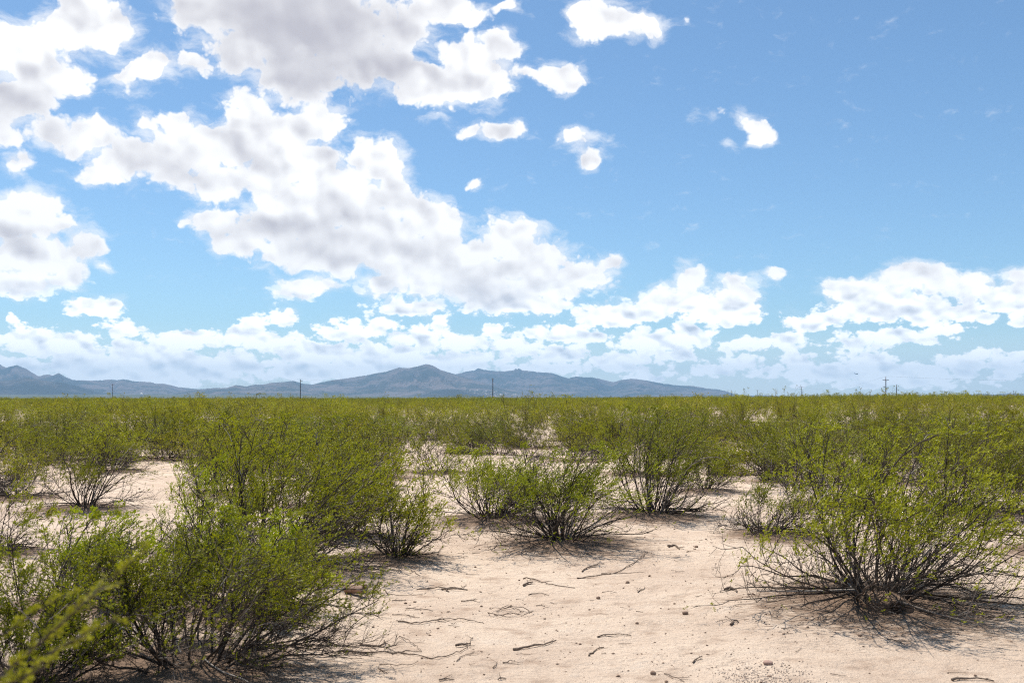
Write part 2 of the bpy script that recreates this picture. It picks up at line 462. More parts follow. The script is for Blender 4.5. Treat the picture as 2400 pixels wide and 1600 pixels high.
# nearest creosote bushes: base column,row; top row; left,right column; style; tint; label
NEAR = [
    ((445, 1585), 1240, 180, 815, 'wide', 'bright', 'wide bright green creosote bush filling the lower left beside the rusty can'),
    ((50, 1650), 1250, -160, 270, 'wide', 'bright', 'low bright creosote bush cut off by the bottom left corner'),
    ((2040, 1425), 1020, 1785, 2400, 'mound', 'mid', 'largest creosote bush at right, standing on a mound with a burrow hole'),
    ((640, 1345), 985, 395, 905, 'big', 'bright', 'tall dense creosote bush rising behind the wide lower left bush'),
    ((932, 1318), 1092, 825, 1050, 'vase', 'mid', 'narrow upright creosote bush left of the open sand'),
    ((1330, 1282), 1055, 1120, 1500, 'vase', 'mid', 'round creosote bush at centre with many bare dark stems'),
    ((1150, 1228), 1062, 985, 1315, 'vase', 'mid', 'creosote bush directly behind and left of the centre bush'),
    ((1530, 1216), 958, 1395, 1685, 'big', 'mid', 'tall vase-shaped creosote bush right of centre'),
    ((1810, 1262), 1120, 1665, 1900, 'droop', 'mid', 'creosote bush with bare branches arching down to the sand'),
    ((190, 1198), 1042, 100, 335, 'sparse', 'mid', 'thin open creosote bush alone on the sand at left'),
    ((2235, 1208), 965, 2080, 2400, 'big', 'olive', 'olive creosote bush behind the right side of the largest bush'),
    ((2372, 1212), 1085, 2285, 2470, 'sparse', 'mid', 'thin creosote bush near the right edge of the sand'),
    ((300, 1440), 1225, 130, 480, 'wide', 'bright', 'loose leggy creosote bush between the left corner and the wide bush'),
    ((580, 1450), 1215, 400, 735, 'wide', 'bright', 'bright creosote bush directly behind the wide lower left bush'),
    ((150, 1440), 1235, 10, 330, 'sparse', 'bright', 'open bright creosote bush on the sand above the bottom left corner'),
    ((490, 1300), 1090, 370, 620, 'wide', 'bright', 'low bright creosote bush left of the tall dense bush'),
    ((800, 1265), 1055, 680, 900, 'vase', 'mid', 'creosote bush squeezed between the tall dense and the narrow upright one'),
    ((2490, 1300), 1110, 2335, 2640, 'droop', 'mid', 'creosote bush half outside the right edge with curved bare branches'),
    ((5, 1310), 1120, -120, 95, 'droop', 'mid', 'bare-stemmed creosote bush half outside the left edge'),
    ((1650, 1155), 1030, 1575, 1740, 'vase', 'mid', 'creosote bush tucked behind the tall vase-shaped bush'),
    ((1798, 1128), 1035, 1740, 1855, 'sparse', 'mid', 'small leggy creosote bush left of the largest bush'),
    ((1695, 1108), 1020, 1625, 1745, 'vase', 'pale', 'small pale creosote bush right of centre in the second row'),
    ((1020, 1105), 995, 930, 1115, 'vase', 'mid', 'creosote bush on the bare sand patch left of centre'),
    ((1232, 1050), 925, 1145, 1325, 'big', 'olive', 'tall creosote bush with dark trunk reaching the horizon at centre'),
    ((1738, 1047), 945, 1675, 1795, 'vase', 'olive', 'creosote bush with a dark fan of bare stems right of centre'),
    ((380, 1074), 950, 285, 505, 'big', 'olive', 'spreading creosote bush with shaded stems at left behind the sand'),
    ((258, 1102), 985, 165, 355, 'sparse', 'mid', 'open creosote bush just behind the thin bush at left'),
    ((40, 1165), 985, -85, 155, 'big', 'olive', 'dense olive creosote bush at the left edge'),
    ((1350, 1078), 985, 1265, 1445, 'vase', 'pale', 'pale creosote bush above the round centre bush'),
    ((1500, 1110), 972, 1395, 1610, 'big', 'olive', 'creosote bush behind the tall vase-shaped bush, its left shoulder'),
    ((1950, 1185), 985, 1825, 2090, 'big', 'mid', 'creosote bush right behind the crown of the largest bush'),
    ((2110, 1130), 962, 1980, 2235, 'big', 'olive', 'creosote bush behind the largest bush towards the tallest pole'),
    ((2330, 1112), 960, 2225, 2430, 'big', 'olive', 'dense creosote bush at right edge below the far hills'),
    ((525, 1155), 970, 415, 645, 'big', 'bright', 'bright creosote bush behind the left of the tall dense bush'),
    ((765, 1185), 985, 640, 905, 'big', 'bright', 'bright creosote bush behind the right of the tall dense bush'),
    ((885, 1120), 972, 775, 995, 'big', 'mid', 'creosote bush in the third row left of the bare patch'),
    ((640, 1098), 958, 535, 760, 'big', 'olive', 'creosote bush in the third row below the second pole'),
    ((1862, 1078), 958, 1775, 1955, 'big', 'olive', 'creosote bush in the third row left of the tallest pole'),
    ((130, 1078), 958, 35, 235, 'big', 'olive', 'creosote bush in the third row at left below the jagged peaks'),
    ((1105, 1062), 962, 1030, 1185, 'vase', 'olive', 'creosote bush beside the tall centre one, to its left'),
]
MOUNDS = []
for (bx, by), top, l, r, *_ in NEAR[:20]:
    q = at(bx, by)
    w = (r - l) / F_PX * q[1]
    MOUNDS.append((q[0], q[1], 0.05 + 0.035 * w, 0.28 + 0.26 * w))
HOLE = at(2092, 1455)


def ground_z(x, y):
    x, y = np.asarray(x, float), np.asarray(y, float)
    d = np.hypot(x, y)
    z = (fbm(x * 0.35, y * 0.35, 3) - 0.5) * 0.10 * sstep(0, 4, d)
    near = 1 - sstep(25, 45, d)
    z = z + near * ((fbm(x * 2.1, y * 2.1, 3) - 0.5) * 0.045 + (fbm(x * 9.0, y * 9.0, 2) - 0.5) * 0.014)
    for mx, my, h, s in MOUNDS:
        z = z + h * np.exp(-((x - mx) ** 2 + (y - my) ** 2) / (2 * s * s))
    # gentle rise to the right, far plain sinking a little, fan below the left mountains
    az = x / np.maximum(y, 1.0)
    z = z + 1.0 * sstep(45, 230, y) * sstep(-0.12, 0.42, az) - 2.0 * sstep(500, 1500, d)
    z = z + 45.0 * sstep(9000, 15500, y) * sstep(0.02, -0.35, az)
    # burrow: a pit dug into the front of the mound, spoil below it
    hx, hy = x - HOLE[0], y - HOLE[1]
    r2 = (hx / 0.10) ** 2 + ((hy - 0.12) / 0.19) ** 2
    z = z - 0.32 * np.exp(-r2 ** 2) + 0.03 * np.exp(-((hx / 0.2) ** 2 + ((hy + 0.28) / 0.16) ** 2))
    return z


# ------------------------------------------------------------------ materials
def new_mat(name):
    m = bpy.data.materials.new(name)
    m.use_nodes = True
    m.node_tree.nodes.clear()
    return m, NT(m.node_tree)


def finish(nt, shader, disp=None):
    o = nt.t.nodes.new('ShaderNodeOutputMaterial')
    nt.put(o.inputs['Surface'], shader)


def principled(nt, color, rough=0.8, normal=None, spec=0.3):
    b = nt.n('ShaderNodeBsdfPrincipled')
    nt.put(b.inputs['Base Color'], color)
    nt.put(b.inputs['Roughness'], rough)
    nt.put(b.inputs['Specular IOR Level'], spec)
    if normal is not None:
        nt.put(b.inputs['Normal'], normal)
    return b.outputs[0]


def sand_material():
    m, t = new_mat('sand')
    pos = t.n('ShaderNodeNewGeometry').outputs['Position']
    big = t.noise(pos, 0.45, 4.0, 0.6)
    mid = t.noise(pos, 2.6, 5.0, 0.62)
    fine = t.noise(pos, 38.0, 4.0, 0.65)
    c = t.mix(t.step(big, 0.35, 0.68), (0.75, 0.59, 0.447, 1), (0.63, 0.48, 0.36, 1))
    c = t.mix(t.step(mid, 0.50, 0.72, 0.0, 0.75), c, (0.42, 0.295, 0.21, 1))
    c = t.mix(t.step(mid, 0.45, 0.28, 0.0, 0.5), c, (0.76, 0.63, 0.50, 1))
    c = t.mix(t.step(fine, 0.54, 0.70, 0.0, 0.6), c, (0.36, 0.235, 0.16, 1))
    # dry plant litter collected round the bushes (vertex attribute laid by the bush positions)
    lit = t.n('ShaderNodeAttribute', dict(attribute_name='litter')).outputs['Fac']
    ln = t.noise(t.vm('MULTIPLY', pos, (7.0, 22.0, 7.0)), 1.0, 5.0, 0.7)
    lw = t.step(t.m('MULTIPLY_ADD', ln, 1.0, t.m('MULTIPLY', lit, 0.55)), 0.64, 0.90, 0.0, 0.85)
    c = t.mix(lw, c, (0.20, 0.125, 0.08, 1))
    # far away the scrub itself colours the plain
    sepx = t.n('ShaderNodeSeparateXYZ', Vector=pos)
    dist = t.vm('LENGTH', pos)
    scrub = t.noise(t.vm('MULTIPLY', pos, (0.004, 0.0016, 0.0)), 1.0, 5.0, 0.6)
    far = t.mix(t.step(scrub, 0.42, 0.62), (0.055, 0.075, 0.035, 1), (0.15, 0.135, 0.085, 1))
    c = t.mix(t.step(dist, 90.0, 420.0), c, far)
    h = t.m('ADD', t.m('MULTIPLY', t.noise(pos, 8.0, 8.0, 0.70), 0.13), t.m('MULTIPLY', t.noise(pos, 95.0, 3.0, 0.7), 0.005))
    bmp = t.n('ShaderNodeBump', Strength=0.8, Distance=1.0, Height=h)
    finish(t, principled(t, c, 0.95, bmp.outputs[0], 0.15))
    return m


def bark_material():
    m, t = new_mat('bark')
    g = t.n('ShaderNodeNewGeometry')
    rnd = g.outputs['Random Per Island']
    c = t.mix(t.step(rnd, 0.0, 0.8), (0.026, 0.019, 0.015, 1), (0.075, 0.055, 0.042, 1))
    c = t.mix(t.step(rnd, 0.86, 0.98), c, (0.34, 0.30, 0.26, 1))
    n = t.noise(g.outputs['Position'], 30.0, 3.0, 0.6)
    c = t.mix(t.step(n, 0.5, 0.75, 0.0, 0.35), c, (0.20, 0.17, 0.14, 1))
    finish(t, principled(t, c, 0.85, None, 0.25))
    return m


def leaf_material(name, tint):
    """small resinous leaves: green varying from bush to bush and leaf to leaf"""
    m, t = new_mat(name)
    g = t.n('ShaderNodeNewGeometry')
    oi = t.n('ShaderNodeObjectInfo')
    rnd = g.outputs['Random Per Island']
    lo, hi = tint
    c = t.mix(rnd, lo, hi)
    c = t.mix(t.step(rnd, 0.93, 1.0, 0.0, 0.8), c, (0.30, 0.26, 0.07, 1))
    hs = t.n('ShaderNodeHueSaturation', Color=c)
    t.put(hs.inputs['Hue'], t.m('MULTIPLY_ADD', oi.outputs['Random'], 0.024, 0.480))
    t.put(hs.inputs['Value'], t.m('MULTIPLY_ADD', t.m('FRACT', t.m('MULTIPLY', oi.outputs['Random'], 7.31)), 0.75, 0.6))
    c = hs.outputs[0]
    d = principled(t, c, 0.5, None, 0.28)
    tr = t.n('ShaderNodeBsdfTranslucent', Color=t.mix(0.4, c, (0.40, 0.40, 0.008, 1)))
    mx = t.n('ShaderNodeMixShader', i0=0.36, i1=d, i2=tr.outputs[0])
    finish(t, mx.outputs[0])
    return m


SAND = sand_material()
BARK = bark_material()
LEAF = {
    'bright': leaf_material('leaf_bright', ((0.165, 0.228, 0.005, 1), (0.45, 0.50, 0.010, 1))),
    'mid': leaf_material('leaf_green', ((0.130, 0.165, 0.005, 1), (0.345, 0.37, 0.010, 1))),
    'olive': leaf_material('leaf_olive', ((0.130, 0.148, 0.005, 1), (0.335, 0.335, 0.010, 1))),
    'pale': leaf_material('leaf_pale', ((0.165, 0.170, 0.014, 1), (0.36, 0.34, 0.040, 1))),
    'young': leaf_material('leaf_young', ((0.30, 0.36, 0.010, 1), (0.55, 0.58, 0.04, 1))),
    'tree': leaf_material('leaf_mesquite', ((0.040, 0.075, 0.015, 1), (0.085, 0.125, 0.030, 1))),
}


# ------------------------------------------------------------------ ground sheet
def build_ground():
    front = np.radians(np.arange(-36, 36.01, 0.21))
    back = np.radians(np.linspace(36, 324, 40)[1:-1])
    ang = np.concatenate([front, back])
    rad = [0.4]
    while rad[-1] < 25500:
        step = 0.035 if 9.6 < rad[-1] < 11.4 else max(0.05, 0.014 * rad[-1])
        if rad[-1] > 60:
            step = 0.06 * rad[-1]
        rad.append(rad[-1] + step)
    rad = np.array(rad)
    A, D = np.meshgrid(ang, rad)
    x, y = D * np.sin(A), D * np.cos(A)
    z = ground_z(x, y)
    nr, na = x.shape
    v = np.stack([x, y, z], -1).reshape(-1, 3)
    v = np.concatenate([v, [[0, 0, float(ground_z(0, 0))]]])
    i = np.arange(nr - 1)[:, None] * na
    j = np.arange(na)[None, :]
    j2 = (j + 1) % na
    q = np.stack([i + j, i + j2, i + na + j2, i + na + j], -1).reshape(-1, 4)[:, ::-1]
    tri = np.stack([np.full(na, len(v) - 1), np.arange(na), (np.arange(na) + 1) % na], -1)[:, ::-1]
    me = mesh_from('ground', v, [q, tri], [SAND], smooth=True)
    lit = np.zeros(len(v))
    for (bx, by), top, l, r, *_ in NEAR:
        c = at(bx, by)
        s = 0.25 + 0.42 * (r - l) / F_PX * c[1]
        lit = np.maximum(lit, np.exp(-((v[:, 0] - c[0]) ** 2 + ((v[:, 1] - c[1] + 0.1 * s)) ** 2) / (s * s)))
    at_ = me.attributes.new('litter', 'FLOAT', 'POINT')
    at_.data.foreach_set('value', lit.astype(np.float32))
    g = link('ground', me)
    set_props(g, 'pale pinkish desert sand flat running to the horizon', None, None, 'structure')
    return g


ground = build_ground()


def burrow():
    # animal burrow: a tunnel mouth with a lip of dug-out sand, on the front of the mound
    prof = [(0.001, 0.34), (0.045, 0.32), (0.060, 0.22), (0.064, 0.10), (0.066, 0.03), (0.074, 0.0), (0.090, -0.006), (0.115, 0.012), (0.15, 0.055), (0.20, 0.13), (0.26, 0.24)]
    ax = unit(np.array([-0.12, 0.93, -0.30]))
    u = unit(np.cross(ax, [0, 0, 1.0]))
    w = np.cross(u, ax)
    n = 28
    r = np.random.default_rng(3)
    v = []
    for rad, t in prof:
        for k in range(n):
            a = 2 * math.pi * k / n
            wob = 1 + 0.07 * math.sin(3 * a + 1) + 0.05 * math.sin(5 * a + 2)
            rr = rad * (wob if rad > 0.05 else 1)
            v.append(ax * t + u * rr * math.cos(a) * 1.12 + w * rr * math.sin(a) * 0.85 + r.normal(0, 0.0025, 3))
    i = np.arange(len(prof) - 1)[:, None] * n
    j = np.arange(n)[None, :]
    q = np.stack([i + j, i + (j + 1) % n, i + n + (j + 1) % n, i + n + j], -1).reshape(-1, 4)
    o = link('burrow', mesh_from('burrow', np.array(v), [q], [SAND], smooth=True), ground)
    at_ = o.data.attributes.new('litter', 'FLOAT', 'POINT')
    at_.data.foreach_set('value', np.full(len(v), 0.85, dtype=np.float32))
    o.location = (HOLE[0], HOLE[1] - 0.12, float(ground_z(HOLE[0], HOLE[1] - 0.34)) + 0.035)
    o['label'] = 'round dark burrow hole dug into the mound'


burrow()


# ------------------------------------------------------------------ mountains
def dome_profile(pts):
    p = np.array(pts, float)
    return lambda px: np.interp(px, p[:, 0], p[:, 1])


def rock_material(name, bare, scrub, bias):
    m, t = new_mat(name)
    pos = t.n('ShaderNodeNewGeometry').outputs['Position']
    n = t.noise(pos, 0.0011, 6.0, 0.62)
    n2 = t.noise(pos, 0.006, 4.0, 0.65)
    c = t.mix(t.step(t.m('MULTIPLY_ADD', n2, 0.4, n), 0.62 + bias, 0.82 + bias), scrub, bare)
    finish(t, principled(t, c, 0.95, None, 0.1))
    return m


ROCK = rock_material('mountain_rock', (0.165, 0.135, 0.12, 1), (0.055, 0.062, 0.05, 1), 0.0)
SHADE_ROCK = rock_material('cloud_shade_rock', (0.11, 0.10, 0.09, 1), (0.040, 0.048, 0.045, 1), 0.06)  # darker rock tint that paints cloud shadow on the added foothills


def range_mesh(name, pts, dist, width, seed, mat, label, spur=0.5, stepx=2.2, rough=1.0):
    """a mountain range: crest follows the listed skyline, spurs and gullies run down to the plain"""
    prof = dome_profile(pts)
    px = np.arange(pts[0][0], pts[-1][0] + 0.1, stepx)
    az = np.arctan((px - 1200) / F_PX)
    rows = np.concatenate([np.linspace(0, 1, 44), [1.06, 1.15, 1.35]])
    tanel = (HORIZON - prof(px)) / F_PX * np.cos(az)
    jag = (fbm(px * 0.16 + seed * 7, px * 0 + seed, 4, 0.6) - 0.5) * 2.0 / F_PX * rough
    crest = np.maximum((tanel + jag * np.clip(tanel * 120, 0, 1)) * dist + CAM_H, -2.0)
    V, P = np.meshgrid(rows, np.arange(len(px)), indexing='ij')
    X = px[P]
    # crest line itself wanders in depth so that it is not a wall
    bend = (fbm(X * 0.006 + seed * 3, X * 0 + seed * 5, 3) - 0.5) * width * 0.9
    rr = dist + bend - width * (1 - V)
    sp = X * 0.030 + (fbm(X * 0.012, V * 2.2 + seed, 2) - 0.5) * 3.2
    ridge = 1 - np.abs(2 * fbm(sp + seed * 11, V * 0.9 + seed * 2, 4, 0.55) - 1) * 1.6
    ridge2 = 1 - np.abs(2 * fbm(sp * 2.7 + seed * 3, V * 2.4 + seed, 3, 0.55) - 1)
    Vc = np.clip(V, 0, 1)
    shape = Vc ** 1.25
    cut = 4 * Vc * (1 - Vc)
    z = crest[P] * (shape * (1 - spur * 0.55 * cut * (1 - ridge)) + 0.16 * spur * cut * (ridge2 - 0.6))
    z = np.where(V > 1, crest[P] * (1 - (V - 1) * 2.3), z)
    z = np.maximum(z, -25 + 0 * z)
    z[0] = -12.0
    # keep the skyline where the eye sees it: height grows with the crest's own distance
    z = z * np.where(V > 0.0, (dist + bend) / dist, 1)
    x, y = rr * np.sin(az)[P], rr * np.cos(az)[P]
    nr, nc = x.shape
    v = np.stack([x, y, z], -1).reshape(-1, 3)
    i = np.arange(nr - 1)[:, None] * nc
    j = np.arange(nc - 1)[None, :]
    q = np.stack([i + j, i + j + 1, i + nc + j + 1, i + nc + j], -1).reshape(-1, 4)
    o = link(name, mesh_from(name, v, [q], [mat], smooth=True))
    set_props(o, label, None, None, 'structure')
    return o, (px, az, rr, z)


SKYLINE_LEFT = [(-500, 905), (-300, 870), (-160, 850), (-60, 842), (0, 854), (14, 861), (41, 855.7), (61, 864), (90, 881), (112, 877), (124, 879.5), (137, 873.7), (150, 881), (170, 890),
                (218, 892), (262, 888.7), (272, 891), (289, 888), (313, 893), (354, 895.5), (367, 899), (388, 899), (415, 906.7), (442, 909), (480, 914), (540, 922), (600, 929)]
SKYLINE_MID = [(380, 930), (420, 916), (473, 911), (500, 909), (531, 908.5), (553, 902), (575, 905), (599, 901), (619, 900.6), (633, 897), (663, 895), (687, 892), (711, 899), (731, 901),
               (762, 894), (782, 890), (800, 888), (834, 883), (861, 879), (888, 873), (907, 870.5), (934, 861), (957, 862), (976, 859), (999, 853), (1014, 856), (1033, 866.7),
               (1064, 876), (1090, 884), (1130, 897), (1190, 912), (1260, 924), (1310, 930)]
SKYLINE_RIGHT = [(960, 925), (1000, 900), (1064, 877), (1095, 870), (1110, 868.6), (1121, 863), (1137, 866.7), (1152, 869), (1183, 869.7), (1204, 867.5), (1209, 862.5), (1212.5, 865), (1216, 862.5),
                 (1223, 867.5), (1240, 868.6), (1259, 871.7), (1294, 874), (1313, 881), (1332, 886), (1351, 882), (1366, 884), (1386, 884), (1412, 889), (1437, 895), (1458, 889.6),
                 (1481, 887), (1508, 890), (1554, 898.5), (1588, 903), (1623, 904), (1657, 910), (1680, 912), (1700, 916), (1716, 921), (1730, 927), (1740, 931)]
range_mesh('mountains', SKYLINE_RIGHT, 24000, 5200, 3.1, ROCK, 'long blue mountain range falling away to the right behind the central summit', 0.75)
range_mesh('mountains', SKYLINE_LEFT, 23000, 5200, 1.7, ROCK, 'jagged blue-grey peaks on the skyline at far left', 0.75)
_, midr = range_mesh('mountains', SKYLINE_MID, 19500, 4800, 2.3, ROCK, 'mountain with the highest pointed summit at the middle of the skyline', 0.8)
range_mesh('hills', [(-260, 905), (-120, 893), (-30, 890), (20, 892), (60, 884), (85, 888), (110, 892), (150, 897), (190, 907), (215, 914), (245, 922), (270, 929)], 17000, 2200, 4.4, SHADE_ROCK,  # added ridge in place of the cloud shadow on the left peaks
           'added foothills coloured dark as cloud shadow in front of the left peaks', 0.5)
range_mesh('hills', [(975, 929), (1010, 919), (1040, 912), (1062, 911), (1085, 913), (1108, 920), (1122, 924), (1132, 921), (1145, 926), (1160, 930)], 14500, 1800, 5.2, SHADE_ROCK,  # added mound where only a cloud shadow darkens the slope
           'low added hill coloured dark as cloud shadow at the foot of the highest summit', 0.5)
range_mesh('hills', [(1720, 930), (1750, 927), (1785, 925.5), (1820, 927), (1850, 930)], 25500, 1800, 6.3, ROCK, 'faint far hills left of the crossarm poles', 0.5)
range_mesh('hills', [(2230, 930), (2265, 925), (2300, 922.5), (2330, 924), (2365, 921), (2420, 923), (2500, 919), (2600, 926)], 25500, 1800, 7.3, ROCK, 'faint far hills on the horizon at right', 0.5)


def pale_outcrops():
    """pale rock faces scattered over the lower slope right of the summit"""
    m, t = new_mat('pale_rock')
    finish(t, principled(t, (0.62, 0.53, 0.45, 1), 0.9, None, 0.1))
    px, az, rr, z = midr
    ico = np.array([[0, 0, 1], [1, 0, 0], [0, 1, 0], [-1, 0, 0], [0, -1, 0], [0, 0, -1]], float)
    fac = np.array([[0, 1, 2], [0, 2, 3], [0, 3, 4], [0, 4, 1], [5, 2, 1], [5, 3, 2], [5, 4, 3], [5, 1, 4]])
    parts = []
    for k in range(190):
        c = np.clip(rng.normal(1135, 52), 1010, 1262)
        j = int(np.argmin(np.abs(px - c)))
        i = int(rng.integers(3, 26))
        p = np.array([rr[i, j] * math.sin(az[j]), rr[i, j] * math.cos(az[j]), z[i, j]])
        s = rng.uniform(4, 15)
        v = (ico + rng.normal(0, 0.25, ico.shape)) * np.array([s * rng.uniform(0.8, 2.0), s * 0.6, s * rng.uniform(0.4, 1.0)]) + p + np.array([0, 0, s * 0.2])
        parts.append((v, fac))
    v, f = join(parts)
    set_props(link('pale_rocks', mesh_from('pale_rocks', v, [f], [m])), 'pale rock faces speckling the slope right of the highest summit', 'rocks', None, 'stuff')


pale_outcrops()


# ------------------------------------------------------------------ creosote bushes
WIND = np.array([0.20, 0.03, 0.02])


def grow(start, d, length, K, wob, up, r, wind=0.0):
    pos = [start]
    d = d.copy()
    stp = (length / (K - 1))[:, None]
    for k in range(K - 1):
        d = unit(d + r.normal(0, wob, d.shape) + np.asarray(up) + WIND * wind)
        pos.append(pos[-1] + d * stp)
    return np.stack(pos, 1)


def spawn(paths, per, t0, t1, a0, a1, r):
    n, K, _ = paths.shape
    t = t0 + (t1 - t0) * (np.arange(per)[None, :] + r.random((n, per))) / per
    f = t * (K - 1)
    i = np.minimum(f.astype(int), K - 2)
    w = (f - i)[..., None]
    row = np.arange(n)[:, None]
    p = paths[row, i] * (1 - w) + paths[row, i + 1] * w
    tan = unit(paths[row, i + 1] - paths[row, i])
    rv = r.normal(0, 1, tan.shape)
    perp = unit(rv - (rv * tan).sum(-1, keepdims=True) * tan)
    a = np.radians(r.uniform(a0, a1, (n, per)))[..., None]
    return p.reshape(-1, 3), unit(tan * np.cos(a) + perp * np.sin(a)).reshape(-1, 3), t.ravel(), np.repeat(np.arange(n), per)


def leaflets(p, axis, size, aspect, r, pair=True):
    """leaf blades as kites; in pairs spread like a V when pair"""
    n = len(p)
    rv = r.normal(0, 1, (n, 3))
    rv[:, 2] += 0.5
    side = unit(np.cross(axis, rv))
    out = []
    for s in ((-1, 1) if pair else (0,)):
        a = unit(axis + side * 0.62 * s)
        b = unit(np.cross(a, unit(np.cross(axis, side) + r.normal(0, 0.45, (n, 3)))))
        L = (size * r.uniform(0.7, 1.3, n))[:, None]
        wd = L * aspect * 0.5
        out.append(np.stack([p, p + a * L * 0.55 + b * wd, p + a * L, p + a * L * 0.55 - b * wd], 1))
    v = np.concatenate(out).reshape(-1, 3)
    q = np.arange(len(v)).reshape(-1, 4)
    return v, q


LOD = {
    #        stems L1 L2 L3 leaves/L3, leaf size, aspect, pair
    'close': (46, 8, 5, 5, 5, 0.0175, 0.48, True),
    'hero': (46, 8, 5, 5, 9, 0.0225, 0.46, False),
    'mid':  (28, 6, 5, 3, 9, 0.0330, 0.46, False),
    'far':  (14, 5, 4, 0, 10, 0.0660, 0.50, False),
}
STYLE = {
    #        polar max, bias, leaf from (fraction of height), leaf density, droop stems, base radius
    'big':    (76, 0.62, 0.36, 1.35, 0.22, 0.16),
    'mound':  (82, 0.55, 0.36, 1.9, 0.24, 0.20),
    'vase':   (66, 0.70, 0.44, 1.15, 0.12, 0.12),
    'wide':   (82, 0.58, 0.36, 1.45, 0.22, 0.20),
    'sparse': (60, 0.70, 0.40, 0.60, 0.10, 0.09),
    'droop':  (84, 0.50, 0.50, 0.55, 0.42, 0.13),
    'tall':   (30, 0.90, 0.40, 0.42, 0.00, 0.07),
    'tree':   (75, 0.70, 0.12, 1.5, 0.05, 0.30),
}


def bush(H, Rd, style, lod, seed):
    """-> (stem verts, stem faces), (leaf verts, leaf faces); base at the origin"""
    r = np.random.default_rng(seed)
    n0, n1, n2, n3, nl, ls, asp, pair = LOD[lod]
    pol, bias, lf, dens, droop, br = STYLE[style]
    area = Rd * H / 1.3
    fine = lod in ('hero', 'close')
    if fine:
        n0 = int(np.clip(n0 * area ** 0.5, 20, 60))
    if style == 'mound':
        n0 = 82
    if style in ('sparse', 'tall'):
        n0 = int(n0 * 0.6)
    az = r.uniform(0, 2 * math.pi, n0)
    th = np.radians(pol) * r.random(n0) ** bias
    isd = r.random(n0) < droop
    th[isd] = np.radians(r.uniform(55, 80, isd.sum()))
    d0 = np.stack([np.sin(th) * np.cos(az), np.sin(th) * np.sin(az), np.cos(th)], -1)
    L = 1 / np.sqrt((np.sin(th) / Rd) ** 2 + (np.cos(th) / H) ** 2) * np.where(r.random(n0) < 0.3, r.uniform(0.40, 0.62, n0), r.uniform(0.66, 0.96, n0))
    b = br * (0.5 + 0.6 * Rd)
    st = np.stack([np.cos(az), np.sin(az), 0 * az], -1) * (b * r.random(n0) ** 0.6)[:, None]
    st[:, 2] = -0.05
    K0 = 9
    up = np.zeros((n0, 3))
    up[:, 2] = np.where(isd, -0.13, np.where(th > 0.8, 0.05, -0.015))
    stems = grow(st, d0, L, K0, 0.15, up, r, 0.3)
    stems[:, :, 2] = np.where(isd[:, None], np.maximum(stems[:, :, 2], 0.02 + 0.03 * r.random((n0, 1))), stems[:, :, 2])
    stems[:, 0, 2] = -0.05
    taper = np.linspace(1, 0.28, K0)[None, :]
    rad0 = (r.uniform(0.0055, 0.0115, n0) * (0.55 + 0.35 * H))[:, None] * taper
    if lod == 'far':
        rad0 = rad0 * 1.3
    parts = [tubes(stems, rad0, 5 if fine else 3)]
    # branches
    p, d, t, par = spawn(stems, n1, 0.22, 0.98, 20, 68, r)
    l1 = L[par] * r.uniform(0.20, 0.50, len(t)) * (1.12 - 0.55 * t)
    ok = np.ones(len(t), bool)
    b1 = grow(p, d, l1, 5, 0.20, (0, 0, 0.05), r, 0.6)
    b1[:, :, 2] = np.maximum(b1[:, :, 2], 0.015)
    rad1 = np.linspace(1, 0.4, 5)[None, :] * r.uniform(0.0028, 0.0048, len(p))[:, None] * (1.0 if fine else 1.25)
    parts.append(tubes(b1, rad1, 4 if lod == 'close' else 3))
    # twigs
    p, d, t, par = spawn(b1, n2, 0.2, 1.0, 20, 70, r)
    l2 = np.clip(l1[par] * r.uniform(0.3, 0.65, len(t)), 0.07, 0.42)
    b2 = grow(p, d, l2, 3, 0.22, (0, 0, 0.10), r, 1.0)
    b2[:, :, 2] = np.maximum(b2[:, :, 2], 0.01)
    if lod == 'mid':
        parts.append(tubes(b2[:, ::2], np.tile([[0.003, 0.0018]], (len(b2), 1)), 3))
    elif lod != 'far':
        rad2 = np.linspace(1, 0.5, 3)[None, :] * r.uniform(0.0016, 0.0025, len(p))[:, None] * (1.0 if fine else 1.4)
        parts.append(tubes(b2, rad2, 3))
    # leafy end twigs
    Htop = np.percentile(b2[:, -1, 2], 97)
    def alive(q, dn):
        rel = q[:, 2] / Htop + 0.22 * (np.hypot(q[:, 0], q[:, 1]) / Rd)
        kk = r.normal(0, 1, (5, 3)) * 5.5
        ph = r.uniform(0, 6.28, 5)
        clump = sum(np.sin(q @ kk[i] + ph[i]) for i in range(5)) / 2.2
        return r.random(len(q)) < np.clip((rel - lf) / 0.25, 0.05 if dn > .6 else 0.02, 1) * np.clip(dn * (0.80 + 0.80 * clump), 0.10, 1)
    if n3:
        p, d, t, par = spawn(b2, n3, 0.2, 1.0, 15, 55, r)
        l3 = r.uniform(0.035, 0.10, len(t)) * (1.0 if fine else 1.25)
        b3 = grow(p, d, l3, 2, 0.12, (0, 0, 0.18), r, 1.2)
        keep = r.random(len(p)) < 0.85
        b3 = b3[keep]
        if lod == 'close':
            parts.append(tubes(b3, np.tile([[0.0013, 0.0009]], (len(b3), 1)), 3))
        src = b3
        tl = (0.25, 1.02)
    else:
        src = b2
        tl = (0.15, 1.05)
    # each twig is leafy or bare as a whole, so foliage comes in tufts with gaps
    leafy = alive(src[:, -1], dens)
    src = src[leafy]
    lp, la, t, par = spawn(src, nl, tl[0], tl[1], 25, 70, r)
    la = unit(0.7 * la + np.array([0.42, 0, 0.32]))
    if lod == 'far':
        lp = lp + r.normal(0, 0.05, lp.shape)
    elif lod == 'mid':
        lp = lp + r.normal(0, 0.012, lp.shape)
    # bring the grown plant to the asked size, keeping its base where it is
    fx = Rd / np.percentile(np.hypot(lp[:, 0], lp[:, 1]), 95)
